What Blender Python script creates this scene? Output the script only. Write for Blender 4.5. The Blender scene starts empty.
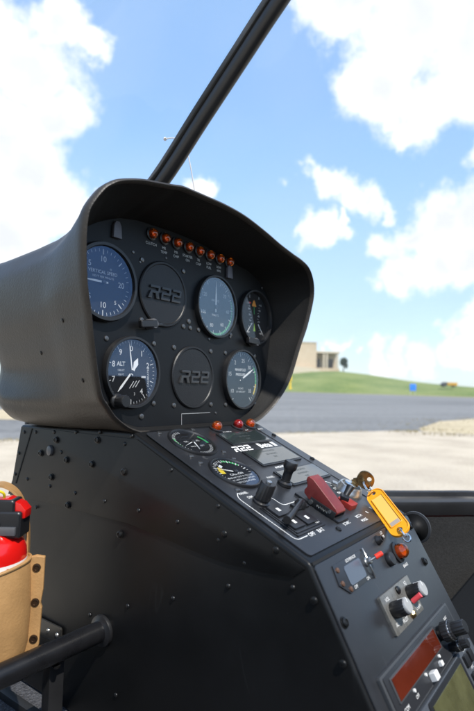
import bpy, bmesh, math, random
from mathutils import Vector, Matrix, noise
random.seed(7)
R_ = math.radians
sc = bpy.context.scene
COL = sc.collection

# ------------------------------------------------------------------ camera, sky, sun, exposure
F = Vector((0.80018748, 0.59696915, 0.05768736)).normalized()
RT = Vector((0.59673454, -0.80210594, 0.0231074)).normalized()
UP = RT.cross(F).normalized()
CP = Vector((-0.4984, -0.4406, -0.0100))
FPX = 521.14
cd = bpy.data.cameras.new('camera'); cam = bpy.data.objects.new('camera', cd); COL.objects.link(cam)
cam.matrix_world = Matrix(((RT.x, UP.x, -F.x, CP.x), (RT.y, UP.y, -F.y, CP.y), (RT.z, UP.z, -F.z, CP.z), (0, 0, 0, 1)))
cd.sensor_fit = 'VERTICAL'; cd.sensor_height = 36.0; cd.sensor_width = 24.0
cd.lens = FPX / 711 * 36
cd.clip_start = 0.02; cd.clip_end = 6000
cd.dof.use_dof = True; cd.dof.focus_distance = 0.60; cd.dof.aperture_fstop = 6.8
sc.camera = cam

SUN_FROM = Vector((-0.22, -0.62, 0.90)).normalized()     # from the sky towards the helicopter
wd = bpy.data.worlds.new('World'); sc.world = wd; wd.use_nodes = True
sc.view_settings.view_transform = 'Standard'; sc.view_settings.look = 'None'
sc.view_settings.gamma = 1; sc.view_settings.exposure = 0.75
try: sc.view_settings.use_curve_mapping = False
except Exception: pass

def pdir(px, py):
    return (F + RT * ((px - 237) / FPX) - UP * ((py - 355.5) / FPX)).normalized()

def build_world():
    nt = wd.node_tree; nt.nodes.clear(); L = nt.links.new
    def N(t, **k):
        n = nt.nodes.new(t)
        for a, b in k.items(): setattr(n, a, b)
        return n
    def math_(op, a, b=None, c=None, clamp=False):
        n = N('ShaderNodeMath', operation=op); n.use_clamp = clamp
        for i, v in enumerate((a, b, c)):
            if v is None: continue
            if isinstance(v, (int, float)): n.inputs[i].default_value = v
            else: L(v, n.inputs[i])
        return n.outputs[0]
    out = N('ShaderNodeOutputWorld'); bg = N('ShaderNodeBackground'); L(bg.outputs[0], out.inputs[0])
    sky = N('ShaderNodeTexSky', sky_type='NISHITA'); sky.sun_disc = False
    sky.sun_elevation = math.asin(SUN_FROM.z); sky.sun_rotation = math.atan2(SUN_FROM.x, SUN_FROM.y)
    sky.altitude = 100; sky.air_density = 1.0; sky.dust_density = 0.6; sky.ozone_density = 1.6
    bg.inputs[1].default_value = 0.13
    tc = N('ShaderNodeTexCoord'); d = tc.outputs['Generated']
    # slow warp so that no cloud edge is a circle
    nz = N('ShaderNodeTexNoise'); nz.inputs['Scale'].default_value = 9.0; nz.inputs['Detail'].default_value = 9.0; nz.inputs['Roughness'].default_value = 0.60
    L(d, nz.inputs['Vector'])
    nz2 = N('ShaderNodeTexNoise'); nz2.inputs['Scale'].default_value = 3.4; nz2.inputs['Detail'].default_value = 3.0
    L(d, nz2.inputs['Vector'])
    # named clouds: direction and angular radius
    wn = N('ShaderNodeTexNoise'); wn.inputs['Scale'].default_value = 5.5; wn.inputs['Detail'].default_value = 8.0; wn.inputs['Roughness'].default_value = .62; L(d, wn.inputs['Vector'])
    w1 = N('ShaderNodeVectorMath', operation='SUBTRACT'); L(wn.outputs['Color'], w1.inputs[0]); w1.inputs[1].default_value = (.5, .5, .5)
    w2 = N('ShaderNodeVectorMath', operation='MULTIPLY_ADD'); L(w1.outputs[0], w2.inputs[0]); w2.inputs[1].default_value = (.20, .20, .20); L(d, w2.inputs[2])
    dw = w2.outputs[0]
    blobs = [(-10, 40, 60), (30, 60, 50), (60, 30, 26), (85, 45, 20), (45, 110, 42), (20, 165, 52), (50, 205, 45), (85, 215, 28), (10, 235, 60), (-20, 130, 70), (-40, 260, 70),
             (350, -5, 48), (400, 20, 70), (470, 30, 75), (380, 75, 48), (430, 88, 42), (480, 85, 45), (400, 110, 20), (530, 80, 70), (480, 150, 22),
             (284, 181, 15), (302, 178, 15), (318, 190, 19), (336, 188, 20), (355, 194, 20), (374, 198, 20), (392, 204, 12),
             (300, 240, 20), (322, 238, 20), (340, 237, 13), (205, 188, 12), (290, 236, 9), (345, 222, 6),
             (392, 245, 25), (420, 232, 30), (450, 220, 35), (480, 220, 42), (440, 262, 30), (475, 270, 34), (400, 268, 22),
             (445, 325, 15), (468, 322, 19), (490, 318, 22), (372, 347, 17), (400, 352, 19), (435, 360, 24), (470, 356, 20), (350, 350, 8), (330, 337, 8)]
    mask = None
    for (px, py, r) in blobs:
        v = N('ShaderNodeVectorMath', operation='DISTANCE'); L(dw, v.inputs[0]); v.inputs[1].default_value = pdir(px, py)
        rr = r / FPX * pdir(px, py).dot(F)
        m = math_('MULTIPLY_ADD', v.outputs['Value'], -1.0 / rr, 1.0)       # 1 in the middle, 0 on the rim
        m = math_('MULTIPLY', m, 0.78 + 0.30 * min(1, r / 40))
        mask = m if mask is None else math_('MAXIMUM', mask, m)
    # clouds over the rest of the sky (behind and beside the photographer)
    sep = N('ShaderNodeSeparateXYZ'); L(d, sep.inputs[0])
    ff = N('ShaderNodeVectorMath', operation='DOT_PRODUCT'); L(d, ff.inputs[0]); ff.inputs[1].default_value = F
    away = math_('MULTIPLY_ADD', ff.outputs['Value'], -2.2, 1.3, clamp=True)
    rest = math_('MULTIPLY_ADD', nz2.outputs[0], 3.6, -2.2)
    rest = math_('MULTIPLY', rest, away)
    rest = math_('SUBTRACT', rest, math_('MULTIPLY', math_('SUBTRACT', 1.0, away), 2.0))
    mask = math_('MAXIMUM', mask, rest)
    wob = math_('MULTIPLY_ADD', nz.outputs[0], 1.9, -.93)
    dens = math_('ADD', mask, wob)
    mr = N('ShaderNodeMapRange', interpolation_type='SMOOTHSTEP'); L(dens, mr.inputs[0])
    mr.inputs[1].default_value = -0.12; mr.inputs[2].default_value = 0.55
    # cloud body: white, a little greyer where thick
    thick = N('ShaderNodeMapRange'); L(math_('ADD', mask, math_('MULTIPLY_ADD', nz2.outputs[0], 0.8, -0.4)), thick.inputs[0]); thick.inputs[1].default_value = 0.2; thick.inputs[2].default_value = 0.9
    cm = N('ShaderNodeMix', data_type='RGBA'); L(thick.outputs[0], cm.inputs[0])
    cm.inputs[6].default_value = (6.0, 6.1, 6.3, 1); cm.inputs[7].default_value = (4.5, 4.65, 5.0, 1)
    # thin high haze close to the horizon
    hz = N('ShaderNodeMapRange'); L(sep.outputs[2], hz.inputs[0]); hz.inputs[1].default_value = -0.02; hz.inputs[2].default_value = 0.5
    hz.inputs[3].default_value = 0.72; hz.inputs[4].default_value = 0.42
    sk = N('ShaderNodeMix', data_type='RGBA'); L(hz.outputs[0], sk.inputs[0]); L(sky.outputs[0], sk.inputs[6]); hc = N('ShaderNodeMix', data_type='RGBA'); hr = N('ShaderNodeMapRange'); L(sep.outputs[2], hr.inputs[0]); hr.inputs[1].default_value = 0.02; hr.inputs[2].default_value = 0.42
    L(hr.outputs[0], hc.inputs[0]); hc.inputs[6].default_value = (3.7, 4.5, 5.0, 1); hc.inputs[7].default_value = (2.5, 4.3, 7.2, 1); L(hc.outputs[2], sk.inputs[7])
    mx = N('ShaderNodeMix', data_type='RGBA'); L(mr.outputs[0], mx.inputs[0]); L(sk.outputs[2], mx.inputs[6]); L(cm.outputs[2], mx.inputs[7])
    L(mx.outputs[2], bg.inputs[0])
build_world()
sd = bpy.data.lights.new('sun', 'SUN'); sun = bpy.data.objects.new('sun', sd); COL.objects.link(sun)
sd.energy = 3.6; sd.angle = R_(0.6); sd.color = (1.0, 0.95, 0.87)
sun.rotation_euler = SUN_FROM.to_track_quat('Z', 'Y').to_euler(); sun.location = (0, 0, 20)

# ------------------------------------------------------------------ materials
MATS = {}
def mat(name, col, rough=0.5, metal=0.0, spec=0.5, bump=None, var=None, emis=None, trans=0.0, coat=0.0, sheen=0.0, wear=None):
    if name in MATS: return MATS[name]
    m = bpy.data.materials.new(name); m.use_nodes = True; nt = m.node_tree; b = nt.nodes['Principled BSDF']; L = nt.links.new
    b.inputs['Base Color'].default_value = (*col, 1); b.inputs['Roughness'].default_value = rough
    b.inputs['Metallic'].default_value = metal; b.inputs['Specular IOR Level'].default_value = spec
    b.inputs['Transmission Weight'].default_value = trans; b.inputs['Coat Weight'].default_value = coat
    b.inputs['Sheen Weight'].default_value = sheen
    tc = nt.nodes.new('ShaderNodeTexCoord')
    if emis: b.inputs['Emission Color'].default_value = (*emis[0], 1); b.inputs['Emission Strength'].default_value = emis[1]
    if var:      # (scale, amount): mottled colour and gloss
        n = nt.nodes.new('ShaderNodeTexNoise'); n.inputs['Scale'].default_value = var[0]; n.inputs['Detail'].default_value = 7; n.inputs['Roughness'].default_value = .65
        L(tc.outputs['Object'], n.inputs['Vector'])
        r = nt.nodes.new('ShaderNodeMapRange'); L(n.outputs[0], r.inputs[0]); r.inputs[1].default_value = .25; r.inputs[2].default_value = .75
        r.inputs[3].default_value = 1 - var[1]; r.inputs[4].default_value = 1 + var[1]
        mx = nt.nodes.new('ShaderNodeMix'); mx.data_type = 'RGBA'; mx.blend_type = 'MULTIPLY'; mx.inputs[0].default_value = 1
        mx.inputs[6].default_value = (*col, 1); L(r.outputs[0], mx.inputs[7]); L(mx.outputs[2], b.inputs['Base Color'])
        r2 = nt.nodes.new('ShaderNodeMapRange'); L(n.outputs[0], r2.inputs[0]); r2.inputs[1].default_value = .3; r2.inputs[2].default_value = .7
        r2.inputs[3].default_value = max(0.03, rough - var[1] * .25); r2.inputs[4].default_value = min(1, rough + var[1] * .25); L(r2.outputs[0], b.inputs['Roughness'])
    if wear:     # (scale, colour): thin scuffs and rubbed patches
        src = b.inputs['Base Color'].links[0].from_socket if b.inputs['Base Color'].links else None
        mp = nt.nodes.new('ShaderNodeMapping'); mp.inputs['Scale'].default_value = (1, 1, .35); mp.inputs['Rotation'].default_value = (.5, .3, 0); L(tc.outputs['Object'], mp.inputs[0])
        n1 = nt.nodes.new('ShaderNodeTexNoise'); n1.inputs['Scale'].default_value = wear[0]; n1.inputs['Detail'].default_value = 3; n1.inputs['Distortion'].default_value = .6; L(mp.outputs[0], n1.inputs[0])
        s1 = nt.nodes.new('ShaderNodeMath'); s1.operation = 'SUBTRACT'; L(n1.outputs[0], s1.inputs[0]); s1.inputs[1].default_value = .5
        s2 = nt.nodes.new('ShaderNodeMath'); s2.operation = 'ABSOLUTE'; L(s1.outputs[0], s2.inputs[0])
        q1 = nt.nodes.new('ShaderNodeMapRange'); L(s2.outputs[0], q1.inputs[0]); q1.inputs[1].default_value = 0; q1.inputs[2].default_value = .006; q1.inputs[3].default_value = 1; q1.inputs[4].default_value = 0
        n3 = nt.nodes.new('ShaderNodeTexNoise'); n3.inputs['Scale'].default_value = wear[0] * 1.7; n3.inputs['Detail'].default_value = 5; L(tc.outputs['Object'], n3.inputs[0])
        q2 = nt.nodes.new('ShaderNodeMapRange'); L(n3.outputs[0], q2.inputs[0]); q2.inputs[1].default_value = .56; q2.inputs[2].default_value = .68
        n5 = nt.nodes.new('ShaderNodeTexNoise'); n5.inputs['Scale'].default_value = wear[0] * 30; n5.inputs['Detail'].default_value = 2; L(tc.outputs['Object'], n5.inputs[0])
        q3 = nt.nodes.new('ShaderNodeMapRange'); L(n5.outputs[0], q3.inputs[0]); q3.inputs[1].default_value = .70; q3.inputs[2].default_value = .76; q3.inputs[4].default_value = .6
        mm = nt.nodes.new('ShaderNodeMath'); mm.operation = 'MULTIPLY'; L(q1.outputs[0], mm.inputs[0]); L(q2.outputs[0], mm.inputs[1])
        ma = nt.nodes.new('ShaderNodeMath'); ma.operation = 'MAXIMUM'; L(mm.outputs[0], ma.inputs[0]); L(q3.outputs[0], ma.inputs[1])
        wx = nt.nodes.new('ShaderNodeMix'); wx.data_type = 'RGBA'; L(ma.outputs[0], wx.inputs[0]); wx.inputs[7].default_value = (*wear[1], 1)
        if src: L(src, wx.inputs[6])
        else: wx.inputs[6].default_value = (*col, 1)
        L(wx.outputs[2], b.inputs['Base Color'])
    if bump:     # (scale, strength, distance)
        n = nt.nodes.new('ShaderNodeTexNoise'); n.inputs['Scale'].default_value = bump[0]; n.inputs['Detail'].default_value = 3
        L(tc.outputs['Object'], n.inputs['Vector'])
        bp_ = nt.nodes.new('ShaderNodeBump'); bp_.inputs['Strength'].default_value = bump[1]; bp_.inputs['Distance'].default_value = bump[2]
        L(n.outputs[0], bp_.inputs['Height']); L(bp_.outputs[0], b.inputs['Normal'])
    MATS[name] = m; return m

def glass_mat(name, ior=1.5, tint=(1, 1, 1), rough=0.0, refl=(1, 1, 1)):
    if name in MATS: return MATS[name]
    m = bpy.data.materials.new(name); m.use_nodes = True; nt = m.node_tree; nt.nodes.clear(); L = nt.links.new
    o = nt.nodes.new('ShaderNodeOutputMaterial'); mx = nt.nodes.new('ShaderNodeMixShader'); fr = nt.nodes.new('ShaderNodeFresnel')
    tr = nt.nodes.new('ShaderNodeBsdfTransparent'); gl = nt.nodes.new('ShaderNodeBsdfGlossy')
    ge = nt.nodes.new('ShaderNodeNewGeometry'); io = nt.nodes.new('ShaderNodeMapRange'); L(ge.outputs['Backfacing'], io.inputs[0])
    io.inputs[3].default_value = ior; io.inputs[4].default_value = 1 / ior; L(io.outputs[0], fr.inputs[0])
    tr.inputs[0].default_value = (*tint, 1); gl.inputs['Roughness'].default_value = rough; gl.inputs['Color'].default_value = (*refl, 1)
    L(fr.outputs[0], mx.inputs[0]); L(tr.outputs[0], mx.inputs[1]); L(gl.outputs[0], mx.inputs[2]); L(mx.outputs[0], o.inputs[0])
    MATS[name] = m; return m

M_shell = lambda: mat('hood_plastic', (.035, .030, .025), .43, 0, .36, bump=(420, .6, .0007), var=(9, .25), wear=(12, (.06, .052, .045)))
M_panel = lambda: mat('panel_black', (.0065, .007, .008), .42, 0, .24, bump=(900, .25, .0002), var=(22, .2))
M_body = lambda: mat('console_black', (.0065, .0064, .0064), .38, 0, .28, bump=(700, .12, .0002), var=(7, .30), wear=(9, (.012, .012, .012)))
M_top = lambda: mat('console_top_black', (.019, .020, .0225), .34, 0, .5, bump=(800, .15, .0002), var=(16, .28), wear=(16, (.06, .06, .06)))
M_screw = lambda: mat('black_oxide', (.02, .02, .02), .35, .6, .5)
M_pscrew = lambda: mat('worn_screw', (.16, .155, .15), .34, .85, .5)
M_steel = lambda: mat('dull_steel', (.45, .45, .44), .32, .95, .5, var=(60, .25))
M_chrome = lambda: mat('chrome', (.75, .75, .73), .16, 1, .5, var=(80, .15))
M_brass = lambda: mat('key_brass', (.36, .25, .12), .28, 1, .5, var=(90, .4))
M_white = lambda: mat('white_paint', (.72, .72, .70), .5)
M_wht_dim = lambda: mat('white_print', (.55, .56, .56), .6)
M_knob = lambda: mat('knob_black', (.012, .012, .013), .38, 0, .5)
M_dial = lambda: mat('dial_black', (.005, .005, .006), .6, 0, .3)
M_bezel = lambda: mat('bezel_black', (.013, .013, .014), .38, 0, .5)
M_glass = lambda k: {'asi': glass_mat('gauge_glass_hazy', 2.6, refl=(.62, .72, .80), rough=.06), 'map': glass_mat('gauge_glass_map', 2.2, refl=(.50, .60, .74), rough=.03), 'alt': glass_mat('gauge_glass_alt', 2.1, refl=(.34, .50, .80)), 'tach': glass_mat('gauge_glass_tach', 1.5), 'oil': glass_mat('gauge_glass_oil', 1.9, refl=(.8, .8, .8), rough=.05)}.get(k, glass_mat('gauge_glass', 2.0, refl=(.34, .50, .80)))

# ------------------------------------------------------------------ frames: a pixel of the photograph to a place on a real plane
def bp_px(px, py, O, n):
    D = F + RT * ((px - 237) / FPX) - UP * ((py - 355.5) / FPX)
    return CP + D * ((O - CP).dot(n) / D.dot(n))
class Fr:
    def __init__(s, O, up, ex=Vector((1, 0, 0))):
        s.O = Vector(O); s.ex = ex.normalized(); s.up = Vector(up).normalized(); s.n = s.ex.cross(s.up).normalized()
    def P(s, u, v, w=0): return s.O + s.ex * u + s.up * v + s.n * w
    def M(s, u=0, v=0, w=0, rot=0):
        o = s.P(u, v, w)
        m = Matrix(((s.ex.x, s.up.x, s.n.x, o.x), (s.ex.y, s.up.y, s.n.y, o.y), (s.ex.z, s.up.z, s.n.z, o.z), (0, 0, 0, 1)))
        return m @ Matrix.Rotation(rot, 4, 'Z')
    def uv(s, px, py):
        p = bp_px(px, py, s.O, s.n) - s.O
        return p.dot(s.ex), p.dot(s.up)
A_ = Vector((0, -.0252, -.0624)); B_ = Vector((0, -.2326, -.1526)); C_ = Vector((0, -.2871, -.2469))
TL = .0377
PF = Fr((0, 0, 0), (0, math.sin(TL), math.cos(TL)))      # instrument panel
UF = Fr(A_, A_ - B_)                                     # sloping upper console
LF = Fr(B_, B_ - C_)                                     # steep radio face
HW = .115
SF = Fr((-HW, 0, 0), (0, 0, 1), Vector((0, -1, 0)))      # left side of the console

# ------------------------------------------------------------------ mesh helpers
def link(name, bm, m, parent=None, smooth=True, auto=40):
    me = bpy.data.meshes.new(name); bmesh.ops.recalc_face_normals(bm, faces=bm.faces) if bm.faces else None
    bm.to_mesh(me); bm.free()
    if smooth:
        for p in me.polygons: p.use_smooth = True
        try: me.set_sharp_from_angle(angle=R_(auto))
        except Exception: pass
    if isinstance(m, (list, tuple)):
        for q in m: me.materials.append(q)
    elif m: me.materials.append(m)
    o = bpy.data.objects.new(name, me); COL.objects.link(o)
    if parent: adopt(o, parent)
    return o
def wmat(o):
    m = o.matrix_basis.copy(); p = o.parent
    return wmat(p) @ m if p else m
def adopt(o, parent):
    o.parent = parent; o.matrix_parent_inverse = Matrix.Identity(4)
    o.matrix_basis = wmat(parent).inverted() @ o.matrix_basis
def thing(name, label, cat, loc=(0, 0, 0), group=None):
    o = bpy.data.objects.new(name, None); COL.objects.link(o); o.location = loc; o.empty_display_size = .02
    o['label'] = label; o['category'] = cat
    if group: o['group'] = group
    return o
def tag(o, label, cat, group=None):
    o['label'] = label; o['category'] = cat
    if group: o['group'] = group
    return o
def struct(o): o['kind'] = 'structure'; return o
NB = bmesh.new
def xf(bm, vs, M):
    for v in vs: v.co = M @ v.co
def poly(bm, M, pts, h, bev=0, seg=2, z0=0):
    """prism over a 2-D outline, from z0 to z0+h"""
    t = NB(); f = t.faces.new([t.verts.new((x, y, z0)) for x, y in pts])
    r = bmesh.ops.extrude_face_region(t, geom=[f]); bmesh.ops.translate(t, verts=[e for e in r['geom'] if isinstance(e, bmesh.types.BMVert)], vec=(0, 0, h))
    bmesh.ops.recalc_face_normals(t, faces=t.faces)
    if bev: bmesh.ops.bevel(t, geom=t.edges[:], offset=bev, segments=seg, affect='EDGES', profile=.7, clamp_overlap=True)
    merge(bm, t, M)
def merge(bm, t, M=None, mi=0):
    mp = {}
    for v in t.verts: mp[v] = bm.verts.new(M @ v.co if M is not None else v.co)
    for f in t.faces:
        try:
            g = bm.faces.new([mp[v] for v in f.verts]); g.material_index = mi; g.smooth = f.smooth
        except ValueError: pass
    t.free()
def box(bm, M, x0, x1, y0, y1, z0, z1, bev=0, seg=2):
    poly(bm, M, [(x0, y0), (x1, y0), (x1, y1), (x0, y1)], z1 - z0, bev, seg, z0)
def rrect(x0, x1, y0, y1, r, n=5):
    pts = []
    for cx, cy, a0 in ((x1 - r, y1 - r, 0), (x0 + r, y1 - r, 90), (x0 + r, y0 + r, 180), (x1 - r, y0 + r, 270)):
        for i in range(n + 1):
            a = R_(a0 + 90 * i / n); pts.append((cx + r * math.cos(a), cy + r * math.sin(a)))
    return pts
def lathe(bm, M, prof, n=40, cap0=True, cap1=True, mod=None):
    rings = []
    for r, z in prof:
        ring = []
        for i in range(n):
            a = 2 * math.pi * i / n; rr = mod(r, z, a) if mod else r
            ring.append(bm.verts.new(M @ Vector((rr * math.cos(a), rr * math.sin(a), z))))
        rings.append(ring)
    for a, b in zip(rings, rings[1:]):
        for i in range(n): bm.faces.new((a[i], a[(i + 1) % n], b[(i + 1) % n], b[i]))
    if cap0: bm.faces.new(rings[0][::-1])
    if cap1: bm.faces.new(rings[-1])
def spline(pts, n, closed=False):
    out = []; P = [Vector(p) for p in pts]; m = len(P)
    segs = m if closed else m - 1
    for i in range(segs):
        p0 = P[(i - 1) % m] if closed else P[max(i - 1, 0)]; p1 = P[i]; p2 = P[(i + 1) % m]; p3 = P[(i + 2) % m] if closed else P[min(i + 2, m - 1)]
        for j in range(n):
            t = j / n
            out.append(.5 * ((2 * p1) + (p2 - p0) * t + (2 * p0 - 5 * p1 + 4 * p2 - p3) * t * t + (3 * p1 - p0 - 3 * p2 + p3) * t ** 3))
    if not closed: out.append(P[-1])
    return out
def tube(bm, pts, r, n=12, closed=False, caps=True):
    pts = [Vector(p) for p in pts]; rings = []; m = len(pts); prev = None
    for i, p in enumerate(pts):
        if closed: t = pts[(i + 1) % m] - pts[i - 1]
        else: t = pts[min(i + 1, m - 1)] - pts[max(i - 1, 0)]
        t.normalize()
        a = t.orthogonal().normalized() if prev is None else (prev - t * prev.dot(t)).normalized()
        prev = a; b = t.cross(a); rr = r(i / (m - 1)) if callable(r) else r
        rings.append([bm.verts.new(p + a * (rr * math.cos(2 * math.pi * k / n)) + b * (rr * math.sin(2 * math.pi * k / n))) for k in range(n)])
    seq = list(zip(rings, rings[1:])) + ([(rings[-1], rings[0])] if closed else [])
    for q, s in seq:
        for k in range(n): bm.faces.new((q[k], q[(k + 1) % n], s[(k + 1) % n], s[k]))
    if caps and not closed: bm.faces.new(rings[0][::-1]); bm.faces.new(rings[-1])
def text(bm, M, s, size, align='CENTER', ext=0.0, bev=0.0, bold=0.0, sx=1.0, shear=0.0):
    cu = bpy.data.curves.new('t', 'FONT'); cu.body = s; cu.size = size; cu.align_x = align; cu.align_y = 'CENTER'
    cu.extrude = ext; cu.bevel_depth = bev; cu.offset = bold; cu.resolution_u = 3; cu.shear = shear
    o = bpy.data.objects.new('t', cu); COL.objects.link(o)
    dg = bpy.context.evaluated_depsgraph_get(); me = bpy.data.meshes.new_from_object(o.evaluated_get(dg))
    t = NB(); t.from_mesh(me); merge(bm, t, M @ Matrix.Diagonal((sx, 1, 1, 1)))
    bpy.data.objects.remove(o); bpy.data.curves.remove(cu); bpy.data.meshes.remove(me)
def T(x=0, y=0, z=0): return Matrix.Translation((x, y, z))
def RZ(a): return Matrix.Rotation(a, 4, 'Z')
def RX(a): return Matrix.Rotation(a, 4, 'X')
def RY(a): return Matrix.Rotation(a, 4, 'Y')
def repeat(o, M, parent=None):
    """a copy of one part standing elsewhere"""
    c = o.copy(); COL.objects.link(c); c.parent = parent or o.parent
    c.matrix_parent_inverse = Matrix.Identity(4); c.matrix_basis = wmat(c.parent).inverted() @ M
    return c

# fasteners ------------------------------------------------------------------
def screw_bm(r, kind='cross'):
    b = NB(); lathe(b, Matrix(), [(r, 0), (r, r * .18), (r * .86, r * .42), (r * .5, r * .55)], 16)
    if kind == 'cross':
        for a in (0, math.pi / 2): box(b, T(0, 0, r * .5) @ RZ(a + .4), -r * .48, r * .48, -r * .11, r * .11, 0, r * .09)
    return b
def rivet_bm(r):
    b = NB(); lathe(b, Matrix(), [(r, 0), (r * .94, r * .25), (r * .7, r * .5), (r * .35, r * .62)], 14); return b
def stud_bm(r):
    b = NB(); lathe(b, Matrix(), [(r * 1.25, 0), (r * 1.25, r * .15), (r, r * .18), (r * .97, r * .6), (r * .6, r * .75), (r * .58, r * .62), (r * .2, r * .6)], 18); return b

# ================================================================== THE PLACE OUTSIDE
GZ = -1.2
def ground_pt(px, py, z=GZ): return bp_px(px, py, Vector((0, 0, z)), Vector((0, 0, 1)))
def surf_mat(name, c1, c2, scale, detail=8, rough=.9, bump=.3, cracks=False, scale2=.25, streak=False):
    m = bpy.data.materials.new(name); m.use_nodes = True; nt = m.node_tree; b = nt.nodes['Principled BSDF']; L = nt.links.new
    b.inputs['Roughness'].default_value = rough; b.inputs['Specular IOR Level'].default_value = .25
    tc = nt.nodes.new('ShaderNodeTexCoord')
    n = nt.nodes.new('ShaderNodeTexNoise'); n.inputs['Scale'].default_value = scale; n.inputs['Detail'].default_value = detail; L(tc.outputs['Object'], n.inputs[0])
    n2 = nt.nodes.new('ShaderNodeTexNoise'); n2.inputs['Scale'].default_value = scale2; n2.inputs['Detail'].default_value = 5; L(tc.outputs['Object'], n2.inputs[0])
    if streak:
        mp = nt.nodes.new('ShaderNodeMapping'); mp.vector_type = 'TEXTURE'; mp.inputs['Rotation'].default_value = (0, 0, R_(-38)); mp.inputs['Scale'].default_value = (9, 1, 1); L(tc.outputs['Object'], mp.inputs[0]); L(mp.outputs[0], n2.inputs[0]); n2.inputs['Detail'].default_value = 8; n2.inputs['Roughness'].default_value = .65
    a = nt.nodes.new('ShaderNodeMath'); a.operation = 'ADD'; L(n.outputs[0], a.inputs[0]); L(n2.outputs[0], a.inputs[1])
    r = nt.nodes.new('ShaderNodeMapRange'); L(a.outputs[0], r.inputs[0]); r.inputs[1].default_value = .75; r.inputs[2].default_value = 1.25
    mx = nt.nodes.new('ShaderNodeMix'); mx.data_type = 'RGBA'; L(r.outputs[0], mx.inputs[0]); mx.inputs[6].default_value = (*c1, 1); mx.inputs[7].default_value = (*c2, 1)
    col = mx.outputs[2]
    if cracks:
        v = nt.nodes.new('ShaderNodeTexVoronoi'); v.feature = 'DISTANCE_TO_EDGE'; v.inputs['Scale'].default_value = .11; L(tc.outputs['Object'], v.inputs[0])
        rr = nt.nodes.new('ShaderNodeMapRange'); L(v.outputs[0], rr.inputs[0]); rr.inputs[1].default_value = .0; rr.inputs[2].default_value = .012; rr.inputs[3].default_value = .35; rr.inputs[4].default_value = 0
        m2 = nt.nodes.new('ShaderNodeMix'); m2.data_type = 'RGBA'; L(rr.outputs[0], m2.inputs[0]); L(col, m2.inputs[6]); m2.inputs[7].default_value = (.05, .05, .05, 1); col = m2.outputs[2]
    L(col, b.inputs['Base Color'])
    bu = nt.nodes.new('ShaderNodeBump'); bu.inputs['Strength'].default_value = bump; bu.inputs['Distance'].default_value = .01; L(n.outputs[0], bu.inputs['Height']); L(bu.outputs[0], b.inputs['Normal'])
    return m
m_apron = surf_mat('apron_concrete', (.37, .31, .235), (.53, .455, .35), 30, scale2=.9)
m_asph = surf_mat('old_asphalt', (.12, .119, .116), (.225, .221, .214), 5, cracks=True, scale2=.34, streak=True)
m_grass = surf_mat('grass', (.095, .145, .036), (.215, .240, .080), 1.6, scale2=.09)
m_sand = surf_mat('sand', (.36, .29, .18), (.52, .43, .28), 4)

def flat(name, pts, z, m, sub=None):
    b = NB(); b.faces.new([b.verts.new((x, y, z)) for x, y in pts]); return struct(link(name, b, m, smooth=False))
flat('ground', [(-2500, -2500), (2500, -2500), (2500, 2500), (-2500, 2500)], GZ - .012, surf_mat('dry_ground', (.20, .20, .07), (.30, .27, .13), .6))
# apron: everything near, to a slightly ragged far edge
near = [(-40, 442), (15, 440), (60, 439), (120, 438), (200, 436), (262, 433.5), (300, 433), (345, 432), (390, 431), (420, 431.5), (474, 434), (540, 440)]
def edge_line(px_pts, jit, n):
    out = []
    P = [ground_pt(*p) for p in px_pts]
    for a, b in zip(P, P[1:]):
        for j in range(n):
            q = a.lerp(b, j / n); s = 1 + jit * (noise.noise(q * 2.3) + .6 * noise.noise(q * 9.1)); q = CP + (q - CP) * s; out.append((q.x, q.y))
    out.append((P[-1].x, P[-1].y)); return out
ap_edge = edge_line(near, .010, 8)
flat('taxiway', [(-200, -60), (-120, 160), (-30, 130)] + [(p.x, p.y) for p in (ground_pt(px, 392.0 + (px - 289) * .0300) for px in (-30, 100, 200, 289, 330, 370, 420, 474, 540))] + [(120, -60)], GZ, m_asph)
flat('apron', ap_edge + [(30, -30), (-60, -30), (-60, 25)], GZ + .004, m_apron)
# sandy spill on the far side, as in the photo at the right
sp = [(418, 429), (440, 421.5), (474, 419), (530, 421), (540, 440), (474, 434.3), (440, 432.5), (425, 432)]
flat('sand_patch', edge_line(sp + [sp[0]], .006, 5)[:-1], GZ + .008, m_sand)
sp2 = [(-40, 408), (24, 410.5), (60, 413), (24, 420), (-40, 419)]
flat('sand_verge', [(ground_pt(*p).x, ground_pt(*p).y) for p in sp2], GZ + .008, m_sand)

def tufts():
    b = NB(); rnd = random.Random(11)
    lines = [(near, 2200, .20, .022), (sp + [sp[0]], 1600, .7, .035)]
    for pl_, n, spread, hh in lines:
        P = [ground_pt(*q) for q in pl_]
        for _ in range(n):
            k = rnd.randrange(len(P) - 1); q = P[k].lerp(P[k + 1], rnd.random()); q = q + Vector((rnd.gauss(0, spread), rnd.gauss(0, spread), 0))
            if noise.noise(q * .9) < -.05: continue
            h = hh * rnd.uniform(.4, 1.3)
            for j in range(3):
                a = rnd.uniform(0, 6.28); w = h * .35; d = Vector((math.cos(a), math.sin(a), 0)); z = Vector((0, 0, .006))
                b.faces.new([b.verts.new(q + z - d * w), b.verts.new(q + z + d * w), b.verts.new(q + z + d * w * 2.0 * rnd.uniform(-1, 1) + Vector((0, 0, h)))])
    o = link('dry_grass', b, mat('dry_grass', (.30, .25, .13), .9, var=(3, .6)), smooth=False); o['kind'] = 'stuff'
tufts()
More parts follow.
